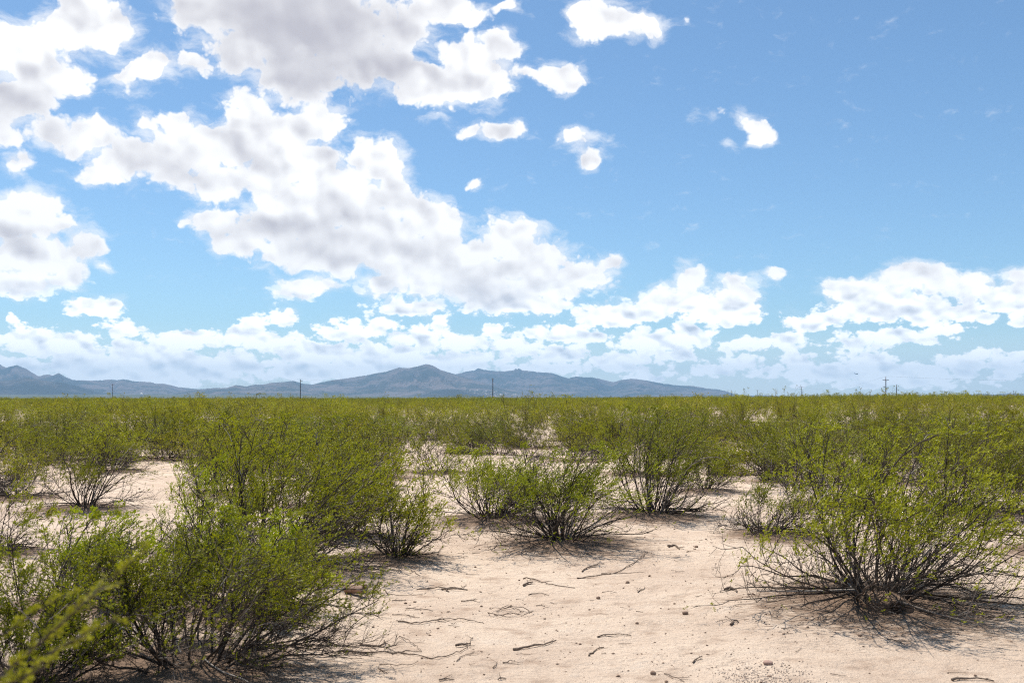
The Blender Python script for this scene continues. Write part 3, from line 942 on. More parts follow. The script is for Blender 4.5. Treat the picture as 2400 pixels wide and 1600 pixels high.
    fz = H / np.percentile(lp[:, 2], 98.5)
    fit = np.array([fx, fx, fz])
    def shape(v):
        v = v * fit
        v[:, 2] = np.where(v[:, 2] > 0.92 * H, 0.92 * H + (v[:, 2] - 0.92 * H) * 0.35, v[:, 2])
        return v
    leaf = leaflets(shape(lp), la, ls, asp, r, pair)
    sv, sf = join(parts)
    return (shape(sv), sf), leaf


def bush_meshes(name, H, Rd, style, lod, seed, tint):
    (sv, sf), (lv, lq) = bush(H, Rd, style, lod, seed)
    return mesh_from(name + '_stems', sv, [sf], [BARK]), mesh_from(name + '_foliage', lv, [lq], [LEAF[tint]])


def place_bush(name, meshes, loc, rot, scale, label, group=None, category='bush', parts=('stems', 'foliage')):
    root = bpy.data.objects.new(name, None)
    root.empty_display_size = 0.2
    COL.objects.link(root)
    root.location = loc
    root.rotation_euler = (0, 0, rot)
    root.scale = scale
    set_props(root, label, category, group)
    for nm, me in zip(parts, meshes):
        o = link(nm, me, root)
        if nm in ('foliage', 'crown'):
            o['kind'] = 'stuff'
    return root


MID_STYLE = ('big', 'big', 'vase', 'big', 'wide', 'sparse', 'droop', 'vase')
mid_var = [bush_meshes('creosote_mid', 1.55, 1.35, MID_STYLE[i], 'mid', 300 + i,
                       ('olive', 'olive', 'mid', 'mid', 'olive', 'pale', 'olive', 'mid')[i]) for i in range(8)]
taken = []
N_BUSH = 0
for k, ((bx, by), top, l, r_, style, tint, label) in enumerate(NEAR):
    c = at(bx, by)
    H = (by - top) / F_PX * c[1] * 1.0
    Rd = (r_ - l) / 2 / F_PX * c[1] * 1.15
    lod = 'close' if k < 2 else ('hero' if k < 19 else 'mid')
    if k < 22:
        me = bush_meshes('creosote_near', H, Rd, style, lod, 100 + k, tint)
        fit = (1, 1, 1)
    else:
        me = mid_var[{'olive': (0, 1, 4, 6), 'mid': (2, 3, 7, 3), 'bright': (3, 3, 7, 3), 'pale': (5, 5, 5, 5)}[tint][k % 4]]
        fit = (Rd / 1.35, Rd / 1.35, H / 1.55)
    off = ((l + r_) / 2 - bx) / F_PX * c[1]
    place_bush('creosote_bush', me, (c[0] + 0.45 * off, c[1], float(ground_z(c[0], c[1]))), 0.0 if k < 22 else k * 1.7, fit, label, 'creosote bushes on the sand flat')
    taken.append((c[0] + 0.45 * off, c[1], max(Rd * 0.8, 0.5)))
    N_BUSH += 1

# tall thin bushes whose tops stand above the horizon
TALL = [
    (1233, 905, 62, 'thin twiggy bush poking over the horizon right of the middle pole'),
    (1742, 905, 66, 'thin bush rising above the horizon at the foot of the right mountain slope'),
    (1830, 904, 60, 'thin bush above the horizon left of the crossarm pole, first of a pair'),
    (1858, 906, 63, 'thin bush above the horizon just left of the crossarm pole'),
    (2005, 906, 58, 'feathery bush above the horizon left of the tallest pole'),
    (2032, 912, 64, 'short feathery bush above the horizon close to the tallest pole'),
    (2086, 908, 56, 'feathery bush above the horizon at the foot of the tallest pole'),
    (2146, 916, 60, 'feathery bush above the horizon right of the short bare pole'),
    (456, 915, 75, 'thin bush poking above the plain between the two left poles'),
    (896, 921, 70, 'thin bush poking above the scrub left of the highest summit'),
    (1497, 923, 70, 'thin bush poking above the scrub below the right mountain slope'),
    (675, 921, 80, 'thin bush poking above the scrub beside the second pole'),
]
tall_var = [bush_meshes('tall_bush', 2.6, 0.5, 'tall', 'mid', 700 + i, 'pale') for i in range(3)]
for k, (px, top, d, label) in enumerate(TALL):
    x = (px - 1200) / F_PX * d
    gz = float(ground_z(x, d))
    H = CAM_H + (HORIZON - top) / F_PX * d - gz
    place_bush('tall_bush', tall_var[k % 3], (x, d, gz), rng.uniform(0, 6.28), (H / 2.6,) * 3, label, 'tall thin bushes in the scrub')
    N_BUSH += 1

# the scrub behind: individual bushes out to where 300 are used up, then one mass
SECT = [(180, 'below the jagged left peaks'), (480, 'below the leftmost power pole'), (860, 'below the second pole from left'), (1080, 'below the highest summit'),
        (1300, 'below the third pole from left'), (1700, 'below the long right mountain slope'), (1960, 'below the small crossarm poles'),
        (2160, 'below the tallest pole'), (9999, 'right of the tallest pole')]
ROWS = [(32, 'front scrub row'), (39, 'second scrub row'), (46, 'third scrub row'), (54, 'fourth scrub row'), (63, 'fifth scrub row'), (999, 'rearmost scrub row')]


def open_sand(px, py):
    """bare patches left free of bushes"""
    for cx, cy, rx, ry in ((1010, 1085, 120, 45), (1290, 1040, 60, 28), (330, 1150, 190, 60), (1720, 1100, 80, 60), (1640, 1010, 60, 16)):
        if ((px - cx) / rx) ** 2 + ((py - cy) / ry) ** 2 < 1:
            return True
    return False


cells = {}


def free(x, y, rad):
    for tx, ty, tr in taken:
        if (tx - x) ** 2 + (ty - y) ** 2 < (tr * 0.75 + rad) ** 2:
            return False
    return True


cand = []
while len(cand) < 5000:
    d = math.sqrt(rng.uniform(24 ** 2, 95 ** 2))
    a = rng.uniform(-0.56, 0.56)
    cand.append((d, a))
cand.sort()
fill = []
for d, a in cand:
    x, y = a * d, d
    px, py = 1200 + F_PX * a, HORIZON + CAM_H * F_PX / d
    if abs(a) > 0.515 + 1.3 / d or open_sand(px, py):
        continue
    if d < 36 and 900 < px < 1800 and py > 1062:
        continue
    sp = 0.72 if d > 32 else 0.8
    if free(x, y, sp):
        taken.append((x, y, 1.3))
        fill.append((x, y))
fill = fill[:300 - N_BUSH]
far_edge = fill[-1][1]
plan = []
for k, (x, y) in enumerate(fill):
    px = 1200 + F_PX * x / y
    where = next(t for lim, t in SECT if px < lim)
    row = next(t for lim, t in ROWS if y < lim)
    s = rng.uniform(0.85, 1.25) * (1.0 + 0.10 * float(sstep(0.1, 0.5, x / y)))
    h = s * rng.uniform(0.66, 0.92) * (1.35 if rng.random() < 0.06 else 1.0)
    if rng.random() < 0.12:
        s, h = s * 0.75, h * 0.7
    var = int(rng.integers(0, 8))
    look = '' if row[0] == 'r' and where[-4:] == 'left' else ('small ' if h < 0.72 else 'tall ' if h > 1.22 else '') + {'sparse': 'open pale ', 'vase': 'upright ', 'droop': 'half-bare '}.get(MID_STYLE[var], '')
    plan.append((where, row, look, px, var, x, y, s, h, rng.uniform(0, 6.28)))
ORD = ['leftmost', 'second', 'third', 'fourth', 'fifth', 'sixth', 'seventh', 'eighth', 'ninth', 'tenth', 'eleventh', 'twelfth', 'thirteenth', 'fourteenth', 'fifteenth', 'sixteenth']
for where, row, look, px, var, x, y, s, h, rot in plan:
    same = sorted(q[3] for q in plan if q[0] == where and q[1] == row)
    i = same.index(px)
    nth = ORD[0] if i == 0 else 'rightmost' if i == len(same) - 1 else ORD[i] + ' from left' if i < len(same) / 2 else ORD[len(same) - 1 - i] + ' from right'
    if len(same) == 1:
        nth = 'only'
    place_bush('creosote_bush', mid_var[var], (x, y, float(ground_z(x, y))), rot, (s, s, h),
               nth + ' ' + (look if len(nth) < 10 else '') + 'creosote bush, ' + row + ' ' + where, 'dense scrub ' + where)

# far scrub: one mass of instanced bushes
far_col = bpy.data.collections.new('far_scrub_kinds')
for i in range(6):
    (sv, sf), (lv, lq) = bush(1.5, 1.25, ('big', 'vase', 'big', 'wide', 'big', 'sparse')[i], 'far', 900 + i)
    v = np.concatenate([sv, lv])
    me = mesh_from('far_bush', v, [np.concatenate([sf, lq + len(sv)])], [BARK, LEAF[('olive', 'mid', 'olive', 'olive', 'mid', 'pale')[i]]],
                   np.concatenate([np.zeros(len(sf)), np.ones(len(lq))]))
    far_col.objects.link(bpy.data.objects.new('far_bush', me))
pts = []
for d0, d1, dens in ((far_edge - 3, 140, 0.12), (140, 300, 0.10), (300, 620, 0.035), (620, 1100, 0.010)):
    area = 0.56 * (d1 ** 2 - d0 ** 2)
    n = int(area * dens)
    d = np.sqrt(rng.uniform(d0 ** 2, d1 ** 2, n))
    a = rng.uniform(-0.56, 0.56, n)
    pts.append(np.stack([a * d, d], -1))
pts = np.concatenate(pts)
keep = np.ones(len(pts), bool)
tk = np.array([(t[0], t[1]) for t in taken if t[1] > far_edge - 8])
for i in np.nonzero(pts[:, 1] < far_edge + 6)[0]:
    keep[i] = ((tk - pts[i]) ** 2).sum(1).min() > 1.6 ** 2
pts = pts[keep]
pz = ground_z(pts[:, 0], pts[:, 1])
fm = bpy.data.meshes.new('far_scrub')
fm.vertices.add(len(pts))
fm.vertices.foreach_set('co', np.stack([pts[:, 0], pts[:, 1], pz], -1).astype(np.float32).ravel())
dd = pts[:, 1]
grow_far = 1 + 0.25 * sstep(250, 800, dd)
patch = fbm(pts[:, 0] * 0.05, pts[:, 1] * 0.03, 3)
sc = rng.uniform(0.55, 1.25, len(pts)) * (0.6 + 0.8 * patch) + 0.5 * (rng.random(len(pts)) < 0.05)
hz = sc * rng.uniform(0.85, 1.12, len(pts)) * (1 + 0.12 * sstep(0.1, 0.5, pts[:, 0] / dd))
for nm, kind, val in (('size', 'FLOAT_VECTOR', np.stack([sc * grow_far, sc * grow_far, hz], -1)), ('turn', 'FLOAT', rng.uniform(0, 6.28, len(pts)))):
    at_ = fm.attributes.new(nm, kind, 'POINT')
    at_.data.foreach_set('vector' if kind == 'FLOAT_VECTOR' else 'value', val.astype(np.float32).ravel())
far = link('far_scrub', fm)
set_props(far, 'mass of far creosote scrub merging into one green band below the mountains', 'scrub', None, 'stuff')
ng = bpy.data.node_groups.new('scatter_scrub', 'GeometryNodeTree')
ng.interface.new_socket('Geometry', in_out='INPUT', socket_type='NodeSocketGeometry')
ng.interface.new_socket('Geometry', in_out='OUTPUT', socket_type='NodeSocketGeometry')
gi, go = ng.nodes.new('NodeGroupInput'), ng.nodes.new('NodeGroupOutput')
m2p = ng.nodes.new('GeometryNodeMeshToPoints')
ci = ng.nodes.new('GeometryNodeCollectionInfo')
ci.inputs['Collection'].default_value = far_col
ci.inputs['Separate Children'].default_value = True
ci.inputs['Reset Children'].default_value = True
iop = ng.nodes.new('GeometryNodeInstanceOnPoints')
iop.inputs['Pick Instance'].default_value = True
na_s = ng.nodes.new('GeometryNodeInputNamedAttribute')
na_s.data_type = 'FLOAT_VECTOR'
na_s.inputs['Name'].default_value = 'size'
na_r = ng.nodes.new('GeometryNodeInputNamedAttribute')
na_r.data_type = 'FLOAT'
na_r.inputs['Name'].default_value = 'turn'
cx = ng.nodes.new('ShaderNodeCombineXYZ')
L_ = ng.links.new
outs = lambda nd: [s for s in nd.outputs if s.enabled][0]
L_(gi.outputs[0], m2p.inputs[0])
L_(m2p.outputs[0], iop.inputs['Points'])
L_(ci.outputs[0], iop.inputs['Instance'])
L_(outs(na_r), cx.inputs[2])
L_(cx.outputs[0], iop.inputs['Rotation'])
L_(outs(na_s), iop.inputs['Scale'])
L_(iop.outputs[0], go.inputs[0])
md = far.modifiers.new('scatter', 'NODES')
md.node_group = ng

# darker round trees standing in the scrub near the horizon
TREES = [(694, 921, 190, 3.4, 'round dark mesquite tree just left of the second pole'),
         (748, 923, 210, 5.5, 'broad dark mesquite tree just right of the second pole'),
         (105, 931, 260, 5.0, 'low broad mesquite tree on the skyline at far left'),
         (938, 924, 230, 4.6, 'low green mesquite tree on the skyline left of the highest summit'),
         (1735, 923, 240, 5.5, 'low dark mesquite tree at the foot of the right mountain slope'),
         (1072, 927, 260, 4.0, 'low mesquite tree on the skyline below the added dark hill')]
tree_var = [bush_meshes('mesquite', 3.0, 2.6, 'tree', 'far', 1200 + i, 'tree') for i in range(2)]
for k, (px, top, d, w, label) in enumerate(TREES):
    x = (px - 1200) / F_PX * d
    gz = float(ground_z(x, d))
    H = CAM_H + (HORIZON - top) / F_PX * d - gz
    place_bush('mesquite_tree', tree_var[k % 2], (x, d, gz), k * 1.3, (w / 5.2, w / 5.2, H / 3.0), label, 'mesquite trees', 'tree', ('trunk', 'crown'))

# ------------------------------------------------------------------ power poles
def wood_material(name, a, b):
    m, t = new_mat(name)
    g = t.n('ShaderNodeNewGeometry')
    n = t.noise(t.vm('MULTIPLY', g.outputs['Position'], (9.0, 9.0, 0.8)), 3.0, 4.0, 0.6)
    finish(t, principled(t, t.mix(n, a, b), 0.85, None, 0.2))
    return m


POLEWOOD = wood_material('pole_wood', (0.11, 0.055, 0.035, 1), (0.19, 0.11, 0.08, 1))
PORCELAIN, _t = new_mat('porcelain')
finish(_t, principled(_t, (0.35, 0.33, 0.32, 1), 0.3, None, 0.5))
WIRE, _t = new_mat('wire')
finish(_t, principled(_t, (0.12, 0.12, 0.125, 1), 0.4, None, 0.4))


def box_vf(cx, cy, cz, sx, sy, sz):
    v = np.array([[x, y, z] for x in (-.5, .5) for y in (-.5, .5) for z in (-.5, .5)]) * (sx, sy, sz) + (cx, cy, cz)
    f = np.array([[0, 1, 3, 2], [4, 6, 7, 5], [0, 4, 5, 1], [2, 3, 7, 6], [0, 2, 6, 4], [1, 5, 7, 3]])
    return v, f


def capped(path, rad, sides):
    v, f = tubes(np.array([path], float), np.array([rad], float), sides)
    n = len(path)
    v = np.concatenate([v, [path[0], path[-1]]])
    c = len(v)
    k = np.arange(sides)
    bot = np.stack([np.full(sides, c - 2), (k + 1) % sides, k, np.full(sides, c - 2)], -1)
    top = np.stack([np.full(sides, c - 1), (n - 1) * sides + k, (n - 1) * sides + (k + 1) % sides, np.full(sides, c - 1)], -1)
    return v, f, np.concatenate([bot, top])[:, :3]


POLE_TOP = {}


def power_pole(px, top, d, arms, label, rz=0.0, girth=1.0):
    """arms: list of (metres below the top, length, sideways offset)"""
    x = (px - 1200) / F_PX * d
    gz = float(ground_z(x, d))
    H = CAM_H + (HORIZON - top) / F_PX * d - gz
    root = bpy.data.objects.new('power_pole', None)
    COL.objects.link(root)
    root.location = (x, d, gz)
    root.rotation_euler = (0, 0, rz)
    set_props(root, label, 'power pole', 'wooden power poles')
    v, f, t = capped([(0, 0, -0.3), (0, 0, H * .4), (0.02, 0, H * .75), (0.0, 0, H)], [0.19 * girth, 0.17 * girth, 0.145 * girth, 0.12 * girth], 10)
    link('pole', mesh_from('pole', v, [f, t], [POLEWOOD], smooth=True), root)
    for drop, ln, off in arms:
        arm = link('crossarm', mesh_from('crossarm', *[[a, [b]] for a, b in [box_vf(off, 0.20 * girth, H - drop, ln, 0.13, 0.16)]][0], [POLEWOOD]), root)
        br = [tubes(np.array([[(off + s * ln * .28, 0.2 * girth, H - drop), (0, 0.19 * girth, H - drop - 0.75)]]), np.full((1, 2), .025), 4) for s in (-1, 1)]
        bv, bf = join(br)
        link('brace', mesh_from('brace', bv, [bf], [WIRE]), arm)
        for s in (-0.46, -0.2, 0.2, 0.46):
            zz = H - drop + 0.08
            iv, jf, it = capped([(off + s * ln, 0.2 * girth, zz), (off + s * ln, 0.2 * girth, zz + 0.08), (off + s * ln, 0.2 * girth, zz + 0.15), (off + s * ln, 0.2 * girth, zz + 0.22)], [0.03, 0.07, 0.07, 0.035], 8)
            link('insulator', mesh_from('insulator', iv, [jf, it], [PORCELAIN]), arm)
    iv, jf, it = capped([(0, 0, H), (0, 0, H + 0.12), (0, 0, H + 0.22), (0, 0, H + 0.3)], [0.03, 0.07, 0.07, 0.03], 8)
    link('insulator', mesh_from('insulator', iv, [jf, it], [PORCELAIN]), root)
    POLE_TOP[px] = Vector((x, d, gz + H + 0.3))
    return root


power_pole(264, 899, 660, [(0.5, 2.6, 0)], 'leftmost power pole, with a short crossarm, before the left mountains')
power_pole(704, 889, 500, [(0.7, 1.3, 0.45)], 'power pole second from the left, among dark trees', girth=1.15)
power_pole(1155, 886.5, 477, [(0.5, 0.9, -0.1)], 'bare-looking power pole in front of the middle of the mountains', girth=1.2)
power_pole(1706, 913.5, 1200, [(0.6, 2.8, 0)], 'tiny power pole at the right end of the mountain slope, left one of two')
power_pole(1714, 914, 1230, [(0.6, 2.4, 0)], 'tiny power pole at the right end of the mountain slope, right one of two')
power_pole(1775, 913.5, 1150, [(0.5, 4.2, 0)], 'small power pole with wide crossarm left of the horizon bushes', girth=1.2)
power_pole(1878, 905.5, 820, [(0.5, 4.0, 0)], 'T-shaped power pole with a wide crossarm right of the horizon bushes', girth=1.2)
power_pole(1881.5, 914, 800, [], 'short bare pole close beside the T-shaped power pole')
power_pole(2076, 883, 437, [(1.35, 2.9, 0.1), (4.3, 1.2, -0.55)], 'tallest power pole, reddish with two crossarms, at right', girth=1.2)
power_pole(2101, 901, 600, [], 'short bare pole just right of the tallest power pole', girth=1.2)
power_pole(2213, 915, 1250, [(0.5, 1.4, 0)], 'tiny power pole far right of the tallest one')
power_pole(2375, 914.5, 1200, [(0.5, 1.6, 0)], 'tiny power pole at the right edge of the horizon')


def wire(a, b, sag, label):
    t = np.linspace(0, 1, 25)
    p = np.array(a)[None] * (1 - t[:, None]) + np.array(b)[None] * t[:, None]
    p[:, 2] -= sag * 4 * t * (1 - t)
    v, f = tubes(p[None], np.full((1, 25), 0.016), 4)
    set_props(link('power_line', mesh_from('power_line', v, [f], [WIRE])), label, 'power line', 'power lines')


wire(POLE_TOP[2076], POLE_TOP[1878], 4.0, 'thin power line from the tallest pole to the T-shaped pole')
wire(POLE_TOP[1878], POLE_TOP[1775], 4.0, 'thin power line from the T-shaped pole back to the small wide-armed pole')
wire(POLE_TOP[2076], POLE_TOP[2076] + Vector((150, -40, 0.5)), 2.5, 'thin power line running right from the tallest pole')
wire(POLE_TOP[264], POLE_TOP[704], 3.0, 'thin power line between the two left poles')
wire(POLE_TOP[704], POLE_TOP[1155], 2.0, 'thin power line between the second and third poles')


# ------------------------------------------------------------------ aircraft, far shed, far evergreens
def aircraft():
    d = 8200.0
    px, py = 2007, 876
    root = bpy.data.objects.new('aircraft', None)
    COL.objects.link(root)
    root.location = ((px - 1200) / F_PX * d, d, CAM_H + (HORIZON - py) / F_PX * d)
    root.rotation_euler = (0, R(3), R(8))
    set_props(root, 'small grey aircraft low in the sky left of the tallest pole', 'aircraft')
    m, t = new_mat('aircraft_paint')
    finish(t, principled(t, (0.13, 0.14, 0.16, 1), 0.5, None, 0.4))
    v, f, c = capped([(-15, 0, 1.6), (-11, 0, .8), (-5, 0, 0), (4, 0, 0), (10, 0, 0), (13.5, 0, -.3), (15, 0, -.6)], [.3, 1.2, 2.1, 2.2, 2.1, 1.3, .3], 12)
    link('fuselage', mesh_from('fuselage', v, [f, c], [m], smooth=True), root)

    def slab(name, pts, th, axis):
        p = np.array(pts, float)
        o = np.zeros(3)
        o[axis] = th / 2
        v = np.concatenate([p - o, p + o])
        f = np.array([[0, 1, 2, 3], [7, 6, 5, 4], [0, 4, 5, 1], [1, 5, 6, 2], [2, 6, 7, 3], [3, 7, 4, 0]])
        return link(name, mesh_from(name, v, [f], [m]), root)
    for s in (-1, 1):
        w = slab('wing', [(-1.6, 0, 2.2), (3.4, 0, 2.2), (2.0, s * 20, 2.5), (-0.6, s * 20, 2.5)], .5, 2)
        for yy in (5.2, 10.2):
            ev, ef, ec = capped([(1, s * yy, 1.9), (3, s * yy, 1.9), (5.2, s * yy, 1.8)], [.5, .7, .4], 8)
            link('engine', mesh_from('engine', ev, [ef, ec], [m], smooth=True), w)
        slab('tailplane', [(-15, 0, 2), (-11.8, 0, 2), (-12.8, s * 8, 2.2), (-14.8, s * 8, 2.2)], .35, 2)
    slab('tail_fin', [(-16, 0, 9.4), (-13.4, 0, 9.4), (-8.6, 0, 1.8), (-14.6, 0, 1.6)], .4, 1)


aircraft()


def far_shed():
    d = 7000.0
    x = (332 - 1200) / F_PX * d
    gz = float(ground_z(x, d))
    root = bpy.data.objects.new('shed', None)
    COL.objects.link(root)
    root.location = (x, d, gz)
    set_props(root, 'tiny white shed on the plain right of the leftmost pole', 'building')
    m, t = new_mat('white_metal')
    finish(t, principled(t, (0.75, 0.75, 0.74, 1), 0.5, None, 0.4))
    zt = CAM_H + (HORIZON - 921) / F_PX * d - gz
    v, f = box_vf(0, 0, zt / 2, 11, 9, zt)
    link('wall', mesh_from('wall', v, [f], [m]), root)
    p = np.array([(-6, -5, zt), (6, -5, zt), (6, 5, zt), (-6, 5, zt), (-6, 0, zt + 3), (6, 0, zt + 3)], float) + (0, 0, 0.05)
    link('roof', mesh_from('roof', p, [np.array([[0, 1, 5, 4], [2, 3, 4, 5], [3, 2, 1, 0]]), np.array([[0, 4, 3], [1, 2, 5]])], [m]), root)


far_shed()


def evergreen(px, top, d, w, label):
    x = (px - 1200) / F_PX * d
    gz = float(ground_z(x, d))
    H = CAM_H + (HORIZON - top) / F_PX * d - gz
    root = bpy.data.objects.new('evergreen_tree', None)
    COL.objects.link(root)
    root.location = (x, d, gz)
    set_props(root, label, 'tree', 'far evergreen trees')
    v, f, c = capped([(0, 0, -0.2), (0.05, 0, H * .5), (0, 0, H * .95)], [.2, .12, .03], 6)
    link('trunk', mesh_from('trunk', v, [f, c], [BARK]), root)
    n = 900
    t = rng.random(n) ** 0.8
    a = rng.uniform(0, 6.28, n)
    rr = w * 0.5 * (1.05 - t) ** 0.7 * np.sqrt(rng.random(n))
    p = np.stack([rr * np.cos(a), rr * np.sin(a), H * (0.08 + 0.92 * t)], -1)
    ax = unit(np.stack([np.cos(a), np.sin(a), 0.3 + 0 * a], -1) + rng.normal(0, .3, (n, 3)))
    lv, lq = leaflets(p, ax, 0.45, 0.5, rng, False)
    o = link('crown', mesh_from('crown', lv, [lq], [LEAF['tree']]), root)
    o['kind'] = 'stuff'


evergreen(2072, 924, 900, 3.2, 'tiny dark evergreen tree at the foot of the tallest pole')
evergreen(2121.5, 921, 900, 2.6, 'tiny dark evergreen tree right of the short bare pole, left one of a pair')
evergreen(2131, 920.5, 900, 2.4, 'tiny dark evergreen tree right of the short bare pole, right one of a pair')


# ------------------------------------------------------------------ out-of-focus branch close to the camera
def near_branch():
    r = np.random.default_rng(77)
    bx, by = -1.62, 2.25
    gz = float(ground_z(bx, by))
    root = bpy.data.objects.new('creosote_bush', None)
    COL.objects.link(root)
    root.location = (bx, by, gz)
    set_props(root, 'blurred creosote branches very close, rising from the bottom left corner', 'bush', 'creosote bushes on the sand flat')
    # each branch: where it crosses the left part of the view, lower end and tip (column, row, distance)
    runs = [((-40, 1618), (322, 1302), 2.30), ((95, 1535), (275, 1448), 2.20), ((-60, 1520), (150, 1395), 2.40), ((-80, 1640), (110, 1560), 2.15), ((20, 1570), (215, 1380), 2.36)]
    stems = []
    for lo, hi, d in runs:
        q = [np.array([(c - 1200) / F_PX * d - bx, d - by, CAM_H - (w - HORIZON) / F_PX * d - gz]) for c, w in (lo, hi)]
        back = q[0] - (q[1] - q[0]) * 0.35
        pts_ = np.array([[r.uniform(-.06, .06), r.uniform(-.06, .06), -0.05], [back[0] * .55 - .05, back[1] * .5, back[2] * .55], back, q[0], q[1]])
        cum = np.concatenate([[0], np.cumsum(np.linalg.norm(np.diff(pts_, axis=0), axis=1))])
        t = np.linspace(0, cum[-1], 26)
        p = np.stack([np.interp(t, cum, pts_[:, i]) for i in range(3)], -1)
        for _ in range(3):
            p[1:-1] = (p[:-2] + 2 * p[1:-1] + p[2:]) / 4
        p[1:-1] += r.normal(0, 0.003, (24, 3))
        stems.append(p)
    stems = np.array(stems)
    parts = [tubes(stems, np.linspace(0.009, 0.0018, 26)[None].repeat(len(stems), 0), 6)]
    p, d, t, par = spawn(stems, 24, 0.66, 1.0, 15, 40, r)
    b1 = grow(p, unit(d + np.array([0.15, 0, 0.15])), r.uniform(0.02, 0.06, len(p)), 4, 0.1, (0.02, 0, 0.08), r)
    parts.append(tubes(b1, np.linspace(0.0016, 0.001, 4)[None].repeat(len(b1), 0), 4))
    v, f = join(parts)
    link('stems', mesh_from('stems', v, [f], [BARK]), root)
    lp, la, t, par = spawn(b1, 9, 0.1, 1.03, 25, 65, r)
    lv, lq = leaflets(lp, unit(la + np.array([0.2, 0, 0.3])), 0.0125, 0.5, r, True)
    o = link('foliage', mesh_from('foliage', lv, [lq], [LEAF['young']]), root)
    o['kind'] = 'stuff'


near_branch()


# ------------------------------------------------------------------ rusty can lying under the wide bush
def rusty_can():
    m, t = new_mat('rusty_metal')
    pos = t.n('ShaderNodeTexCoord').outputs['Object']
    n = t.noise(pos, 14.0, 5.0, 0.65)
    c = t.mix(t.step(n, 0.35, 0.65), (0.20, 0.105, 0.06, 1), (0.36, 0.25, 0.19, 1))
    c = t.mix(t.step(t.noise(pos, 45.0, 3.0, 0.6), 0.55, 0.7), c, (0.10, 0.05, 0.03, 1))
    finish(t, principled(t, c, 0.75, None, 0.35))
    q = at(836, 1396)
    rad, ln, th = 0.052, 0.26, 0.004
    sides = 28
    prof = [(0, 0), (rad * .96, 0), (rad, 0.004), (rad, .06), (rad * .985, .065), (rad, .07), (rad, .13), (rad * .985, .135), (rad, .14), (rad, ln - .006),
            (rad + .003, ln - .003), (rad + .003, ln), (rad - th, ln), (rad - th, 0.01), (0, 0.01)]
    a = np.arange(sides) * 2 * math.pi / sides
    vs = np.array([[z, r * math.cos(k), r * math.sin(k)] for r, z in prof for k in a])
    # a dented flank
    vs[:, 2] -= 0.010 * np.exp(-((vs[:, 0] - 0.12) / 0.05) ** 2) * (vs[:, 2] > 0.02)
    i = np.arange(len(prof) - 1)[:, None] * sides
    j = np.arange(sides)[None, :]
    q4 = np.stack([i + j, i + (j + 1) % sides, i + sides + (j + 1) % sides, i + sides + j], -1).reshape(-1, 4)
    o = link('can', mesh_from('can', vs, [q4], [m], smooth=True))
    o.location = (q[0] - 0.13, q[1] + 0.08, float(ground_z(q[0], q[1])) + rad + 0.006)
    o.rotation_euler = (0, R(-4), R(-28))
    set_props(o, 'open-ended rusty metal can lying on the sand beside the wide bush', 'can')


rusty_can()

# ------------------------------------------------------------------ dead sticks on the sand
STICKWOOD, _t = new_mat('dead_wood')
_g = _t.n('ShaderNodeNewGeometry').outputs['Position']
_n = _t.noise(_t.vm('MULTIPLY', _g, (30.0, 30.0, 30.0)), 1.0, 4.0, 0.65)
finish(_t, principled(_t, _t.mix(_t.step(_n, 0.3, 0.7), (0.085, 0.058, 0.042, 1), (0.27, 0.205, 0.155, 1)), 0.9, None, 0.15))


def z5(x, y):
    return 750 + x / 2.476, 1250 + y / 2.476


def z6(x, y):
    return 1650 + x / 3.136, 1100 + y / 3.136


